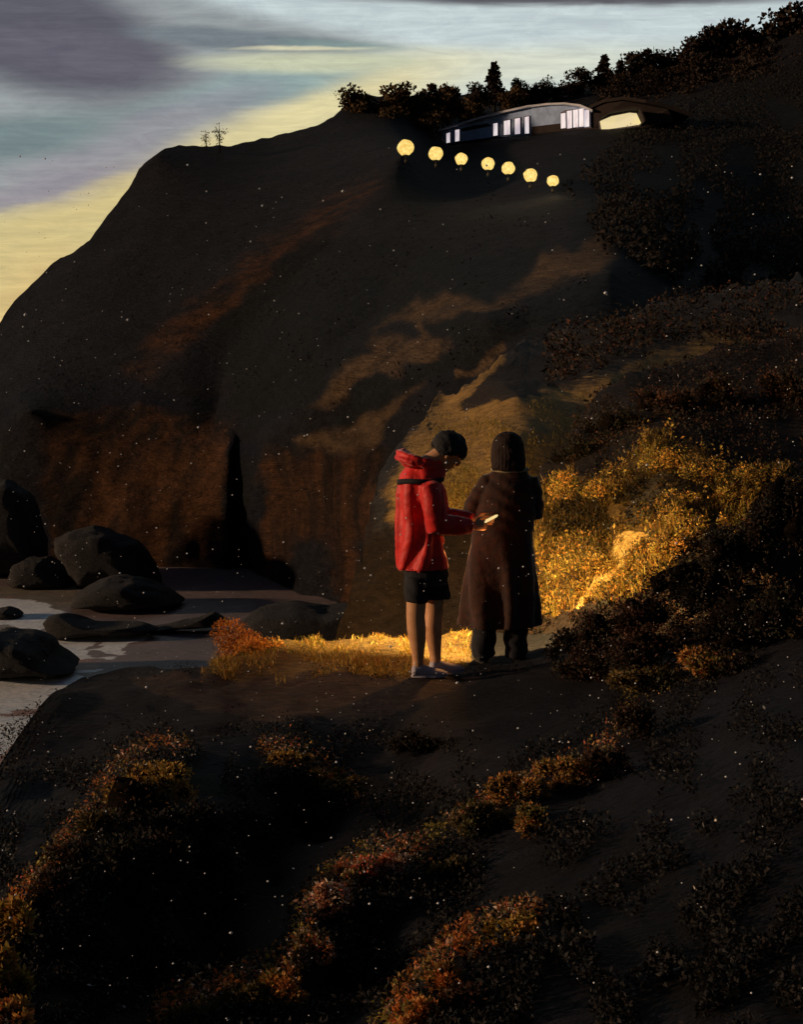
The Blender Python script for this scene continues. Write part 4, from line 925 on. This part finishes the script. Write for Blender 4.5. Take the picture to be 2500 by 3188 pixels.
# jacket
vs, fs = [], []
def jr(x0, x1, py, ry): return (A((x0+x1)/2, py), X*(x1-x0)/2*S1, Yv*ry)
loft_into(vs, fs, [jr(1236,1398,1766,.185), jr(1236,1392,1735,.18), jr(1236,1378,1690,.172), jr(1236,1368,1640,.165), jr(1238,1372,1580,.165), jr(1237,1376,1530,.172), jr(1240,1372,1492,.165), jr(1246,1388,1474,.15), jr(1256,1388,1456,.125), jr(1266,1368,1440,.105)], 40)
for a_, rr in ((ARM1, (.088,.080,.072,.052)), (ARM2, (.085,.075,.066,.050))):
    pts, rd = arm(*a_, rr, neck=A(1318, 1502, a_[0].y*.3)); tube_into(vs, fs, pts, rd, 20)
def jfold(co, nn):
    ang = math.atan2(co.y, co.x+.01); zz = co.z; low = min(1, max(0, (1.55-zz)/.35)); out = abs(nn.z) < .7
    f1 = math.sin(ang*7 + 1.6*math.sin(zz*4.0) + 2*noise.noise(co*3.0)); f1 = math.copysign(abs(f1)**.6, f1)
    return nn*((.019*low*f1 if out and co.x < .13 else 0) + .006*noise.fractal(co*11, 1, 2, 3))
jacket = fused('jacket', vs, fs, M_red, p1, .0075, 2, jfold)
# hood: bunched roll of cloth round the neck, open at the top
vs, fs = [], []; m = 26
for i in range(m+1):
    t = 2*math.pi*i/m; c = A(1308, 1440) + V3(.134*math.cos(t), .128*math.sin(t), .022+.012*math.cos(t*2)-.026*math.cos(t)+.010*math.sin(3*t))
    rr = .040+.012*math.cos(t+math.pi)+.004*math.sin(5*t); rad = V3(math.cos(t), math.sin(t), 0)
    for k in range(14): a_ = 2*math.pi*k/14; vs.append(c + rad*math.cos(a_)*rr*.85 + V3(0,0,1)*math.sin(a_)*rr)
for i in range(m):
    for k in range(14): fs.append((i*14+k, (i+1)*14+k, (i+1)*14+(k+1) % 14, i*14+(k+1) % 14))
fs.append(tuple(reversed(range(14)))); fs.append(tuple(m*14+k for k in range(14)))
fused('hood', vs, fs, M_red, jacket, .007, 2, lambda co, nn: nn*(.008*noise.fractal(co*16, 1, 2, 3)+.006*math.sin(co.z*120+co.x*30)))
# dark strap round the upper back
vs, fs = [], []; m = 48
for i in range(m):
    t = 2*math.pi*i/m
    for dz, k in ((-.018,1.0), (.018,.99), (.018,.93), (-.018,.94)):
        vs.append(A(1309,1489) + V3(.172*k*math.cos(t), .192*k*math.sin(t), dz+.012*math.sin(t*2)+.03*math.cos(t)*.6))
for i in range(m):
    for k in range(4): j = (i+1) % m; fs.append((i*4+k, j*4+k, j*4+(k+1) % 4, i*4+(k+1) % 4))
mesh_obj('strap', vs, fs, M_black, jacket)
def shoe(name, heel, d, L, mat, parent, h=.075, w=.045):
    vs, fs = [], []; d = d.normalized(); s_ = V3(-d.y, d.x, 0); up = V3(0,0,1); rings = []
    for t, ww, hh in ((-.02,.7,.8),(.05,.95,1.0),(.25,.92,1.05),(.45,.9,.80),(.70,1.08,.62),(.9,.95,.5),(1.0,.6,.34)):
        rings.append((heel + d*L*t + up*(h*hh*.5), s_*w*ww, up*h*hh*.5))
    loft_into(vs, fs, rings, 18)
    o = fused(name, vs, fs, mat, parent, .006, 2)
    vs, fs = [], []; rings = []
    for zz in (0.0, .018):
        pts = []
        for k in range(24):
            t = 2*math.pi*k/24; a_ = math.cos(t); ww = w*(1.08 if a_ > 0 else .95)
            vs.append(heel + d*(L*.5+a_*L*.54) + s_*math.sin(t)*ww + up*zz)
    fs = [tuple(reversed(range(24))), tuple(range(24,48))] + [(k, (k+1) % 24, 24+(k+1) % 24, 24+k) for k in range(24)]
    mesh_obj('sole', vs, fs, mat, o, smooth=False); return o
shoe('shoe', V3(A(1284,0).x, -.075, 0), V3(1,.12,0), .25, M_shoe, p1, .095)
shoe('shoe', V3(A(1342,0).x, .07, 0), V3(1,.28,0), .25, M_shoe, p1, .095)

# --- person in the long coat, seen from behind
S2 = 10.6/F
p2 = empty('person', PV(1560, 2066, 10.6)); tag(p2, 'standing person with dark bobbed hair in a long brown coat, seen from behind', 'person')
p2.location.z = 0.0 if abs(p2.location.z) < .1 else p2.location.z
def Bp(px, py, y=0.0): return V3((px-1560)*S2, y, (2066-py)*S2)
vs, fs = [], []; c2 = Bp(1577, 1402, .02); f2 = V3(-.15, 1, -.15); u2 = V3(0, .12, 1)
head_into(vs, fs, c2, f2, u2)
tube_into(vs, fs, [Bp(1580,1480), Bp(1579,1450), Bp(1578,1420,.01)], [.062,.055,.055], 16)
loft_into(vs, fs, [(Bp(1570,1760), X*.15, Yv*.10), (Bp(1575,1640), X*.13, Yv*.10), (Bp(1580,1540), X*.16, Yv*.12), (Bp(1582,1490), X*.14, Yv*.10), (Bp(1582,1468), X*.06, Yv*.06)])
for pts, rd in [([Bp(1535,1760), Bp(1520,1900), Bp(1508,2040)], [.09,.065,.045]), ([Bp(1605,1760), Bp(1602,1900), Bp(1600,2040)], [.09,.065,.045])]: tube_into(vs, fs, pts, rd, 16)
T_POS = Bp(1468, 1622, .30)
ARMB = [(Bp(1515,1502,.0), Bp(1466,1588,.03), Bp(1486,1618,.22)), (Bp(1650,1505,.0), Bp(1664,1592,.04), Bp(1545,1612,.33))]
for a_ in ARMB: pts, rd = arm(*a_); tube_into(vs, fs, pts, rd, 16)
hand_into(vs, fs, ARMB[0][2]+V3(.01,.012,0), V3(-.1,1,0), V3(0,.1,1), V3(-1,-.1,0), .7)
hand_into(vs, fs, ARMB[1][2]+V3(-.01,.012,0), V3(-1,.35,0), V3(0,.1,1), V3(-.3,-1,0), .7)
fused('body', vs, fs, M_skin, p2, .0065, 3); eyes(c2, f2, u2, p2)
vs, fs = [], []
loft_into(vs, fs, [(Bp(1577,1342,.02), X*.035, Yv*.04), (Bp(1577,1347,.01), X*.068, Yv*.07), (Bp(1577,1358,.0), X*.098, Yv*.095), (Bp(1577,1378,-.005), X*.118, Yv*.112), (Bp(1577,1402,-.01), X*.126, Yv*.118),
                   (Bp(1578,1430,-.02), X*.130, Yv*.110), (Bp(1579,1450,-.03), X*.130, Yv*.10), (Bp(1580,1462,-.035), X*.122, Yv*.085)], 36)
fused('hair', vs, fs, M_hood, p2, .007, 2, lambda co, nn: nn*(.0012*math.sin(math.atan2(co.y, co.x-.04)*31+co.z*9+4*noise.noise(co*8))+.005*noise.fractal(co*20,1,2,3)))
vs, fs = [], []
def cr(x0, x1, py, ry, y=0): return (Bp((x0+x1)/2, py, y), X*(x1-x0)/2*S2, Yv*ry)
loft_into(vs, fs, [cr(1431,1682,1948,.25), cr(1437,1678,1890,.24), cr(1445,1670,1800,.215), cr(1454,1662,1730,.19), cr(1466,1658,1660,.165), cr(1478,1664,1600,.165), cr(1484,1668,1550,.165), cr(1494,1668,1512,.15), cr(1512,1654,1486,.125), cr(1530,1640,1466,.10), cr(1540,1630,1454,.085)], 48)
for a_ in ARMB: pts, rd = arm(*a_, (.078,.074,.062,.05), neck=Bp(1583, 1500, 0)); tube_into(vs, fs, pts, rd, 20)
def cfold(co, nn):
    ang = math.atan2(co.y, co.x-.02); low = min(1, max(0, (1.02-co.z)/.55))
    f1 = math.sin(ang*7 + 1.6*math.sin(co.z*1.9+co.x*3) + 4.5*noise.noise(Vector((co.x*2.6, co.y*2.6, co.z*.9)))); f1 = math.copysign(abs(f1)**.8, f1)*(.45+1.1*max(0, .5+noise.noise(Vector((co.x*3, co.y*3, 4)))))
    return nn*((.028*low*f1 if abs(nn.z) < .6 else 0) + .006*noise.fractal(co*10,1,2,3) + .004*math.sin(co.z*60+co.x*35)*min(1, max(0, (co.z-.9)/.2)))
coat = fused('coat', vs, fs, M_coat, p2, .0085, 2, cfold)
vs, fs = [], []; m = 40
for i in range(m+1):
    t = 2*math.pi*i/m; c = Bp(1584, 1461) + V3(.136*math.cos(t), .10*math.sin(t), .006*math.cos(2*t))
    rad = V3(math.cos(t), math.sin(t), 0)
    for k in range(8): a_ = 2*math.pi*k/8; vs.append(c + rad*math.cos(a_)*.010 + V3(0,0,1)*math.sin(a_)*.014)
for i in range(m):
    for k in range(8): fs.append((i*8+k, (i+1)*8+k, (i+1)*8+(k+1) % 8, i*8+(k+1) % 8))
mesh_obj('collar', vs, fs, M_trim, coat)
vs, fs = [], []
for pts in ([Bp(1528,1800), Bp(1516,1900), Bp(1506,1990), Bp(1504,2050)], [Bp(1606,1800), Bp(1606,1900), Bp(1606,1990), Bp(1608,2050)]):
    loft_into(vs, fs, [(p, X*r_, Yv*r_) for p, r_ in zip(pts, (.095,.092,.092,.086))], 22)
fused('trousers', vs, fs, M_black, p2, .008, 2, lambda co, nn: nn*.006*math.sin(co.z*45+co.x*20+4*noise.noise(co*8)))
shoe('boot', V3(Bp(1504,0).x, -.07, 0), V3(-.1,1,0), .26, M_boot, p2, .09, .05)
shoe('boot', V3(Bp(1608,0).x, -.07, 0), V3(.15,1,0), .26, M_boot, p2, .09, .05)

# --- the lit lantern torch held in front of the coat, and an added glowing tube for the bright streak on the coat
M_tmetal = simple('torch_metal', (.05,.05,.05), (.03,.03,.03), 30, .35, .1, .001, .5, metallic=.8)
M_lens = emit_mat('lit_lens', (1,.86,.55), 30.0)
M_streak_glow = emit_mat('added_streak_glow', (1,.72,.30), .95)  # glow of the added tube, imitates a streak of light
def torch(label, loc, d, L, r, lens, energy, spot, col, blend=.25, group=None):
    root = empty('hand_torch', loc); tag(root, label, 'torch', group); d = d.normalized()
    vs, fs = [], []; tube_into(vs, fs, [d*-L, d*-.04, d*-.02, V3(0,0,0)], [r*.6, r*.6, r, r*1.05], 20); mesh_obj('housing', vs, fs, M_tmetal, root)
    vs, fs = [], []; tube_into(vs, fs, [d*.0008, d*.012, d*.016], [r*.93, r*.88, r*.5], 20); mesh_obj('lens', vs, fs, lens, root)
    if energy:
        l = bpy.data.lights.new('torch_beam', 'SPOT'); l.energy = energy; l.color = col; l.spot_size = R(spot); l.spot_blend = blend; l.shadow_soft_size = .02
        g = bpy.data.lights.new('added_fill_glow', 'POINT'); g.energy = energy*.09; g.color = (1,.42,.10); g.shadow_soft_size = .03  # added fill lamp that brightens the coat and jacket
        go = bpy.data.objects.new('added_fill_glow', g); COL.objects.link(go); go.parent = root; go.location = d*.06
        lo = bpy.data.objects.new('torch_beam', l); COL.objects.link(lo); lo.parent = root; lo.location = d*.05; lo.rotation_euler = (-d).to_track_quat('Z','Y').to_euler()
    return root
torch('broad lit torch held out in front of the long coat, pointing away', p2.location + V3(T_POS.x, T_POS.y, T_POS.z), V3(.16, 1, -.45), .14, .03, M_lens, 680, 170, (1,.64,.22), .3)
def added_tube_light(label, a, b, r):
    root = empty('added_tube', a); tag(root, label, 'torch'); d = (b-a); L = d.length; d.normalize()
    vs, fs = [], []; tube_into(vs, fs, [d*-.07, d*-.01, d*0], [r*1.1, r*1.1, r*1.2], 16); mesh_obj('housing', vs, fs, M_tmetal, root)
    vs, fs = [], []; tube_into(vs, fs, [d*.001, d*L*.3, d*L*.9, d*L], [r*.7, r, r*.9, r*.4], 16); mesh_obj('lens', vs, fs, M_streak_glow, root)
    l = bpy.data.lights.new('added_tube_glow', 'POINT'); l.energy = .4; l.color = (1,.42,.12); l.shadow_soft_size = .03  # added lamp below the tube, tints the coat orange
    lo = bpy.data.objects.new('added_tube_glow', l); COL.objects.link(lo); lo.parent = root; lo.location = d*L*.5 + V3(-.04,-.02,-.09)
added_tube_light('small slanting glowing tube added for the bright streak on the coat sleeve', p1.location + A(1496, 1627, -.01), p1.location + A(1551, 1600, .02), .011)

# ------------------------------------------------------------------ pale specks standing in for paint spatter
M_speck = simple('pale_speck', (.92,.93,.97), (.85,.86,.9), 5, .4)
n = 5200
pos = np.stack([rng.uniform(-4.5, 4.5, n), rng.uniform(2.2, 9.6, n), rng.uniform(-2.2, 5.4, n)], 1)
pos[:,2] = np.minimum(pos[:,2], CAMZ + pos[:,1]*rng.uniform(-.45, .165, n))   # keeps the specks low, clear of the sky
rad = rng.uniform(.0016, .0034, n)*(1+.9*(rng.random(n) > .96))
oct_ = np.array([(1,0,0),(-1,0,0),(0,1,0),(0,-1,0),(0,0,1),(0,0,-1)], float)
of = [(0,2,4),(2,1,4),(1,3,4),(3,0,4),(2,0,5),(1,2,5),(3,1,5),(0,3,5)]
vv = (pos[:,None] + oct_[None]*rad[:,None,None]).reshape(-1,3)
ff_ = (np.arange(n)[:,None,None]*6 + np.array(of)[None]).reshape(-1,3)
me = bpy.data.meshes.new('pale_specks'); me.from_pydata(vv.tolist(), [], ff_.tolist()); me.update(); me.polygons.foreach_set('use_smooth', [True]*len(me.polygons)); me.materials.append(M_speck)
o = bpy.data.objects.new('pale_specks', me); COL.objects.link(o); tag(o, 'tiny pale specks in the dark air, added in place of paint spatter', 'specks', kind='stuff')
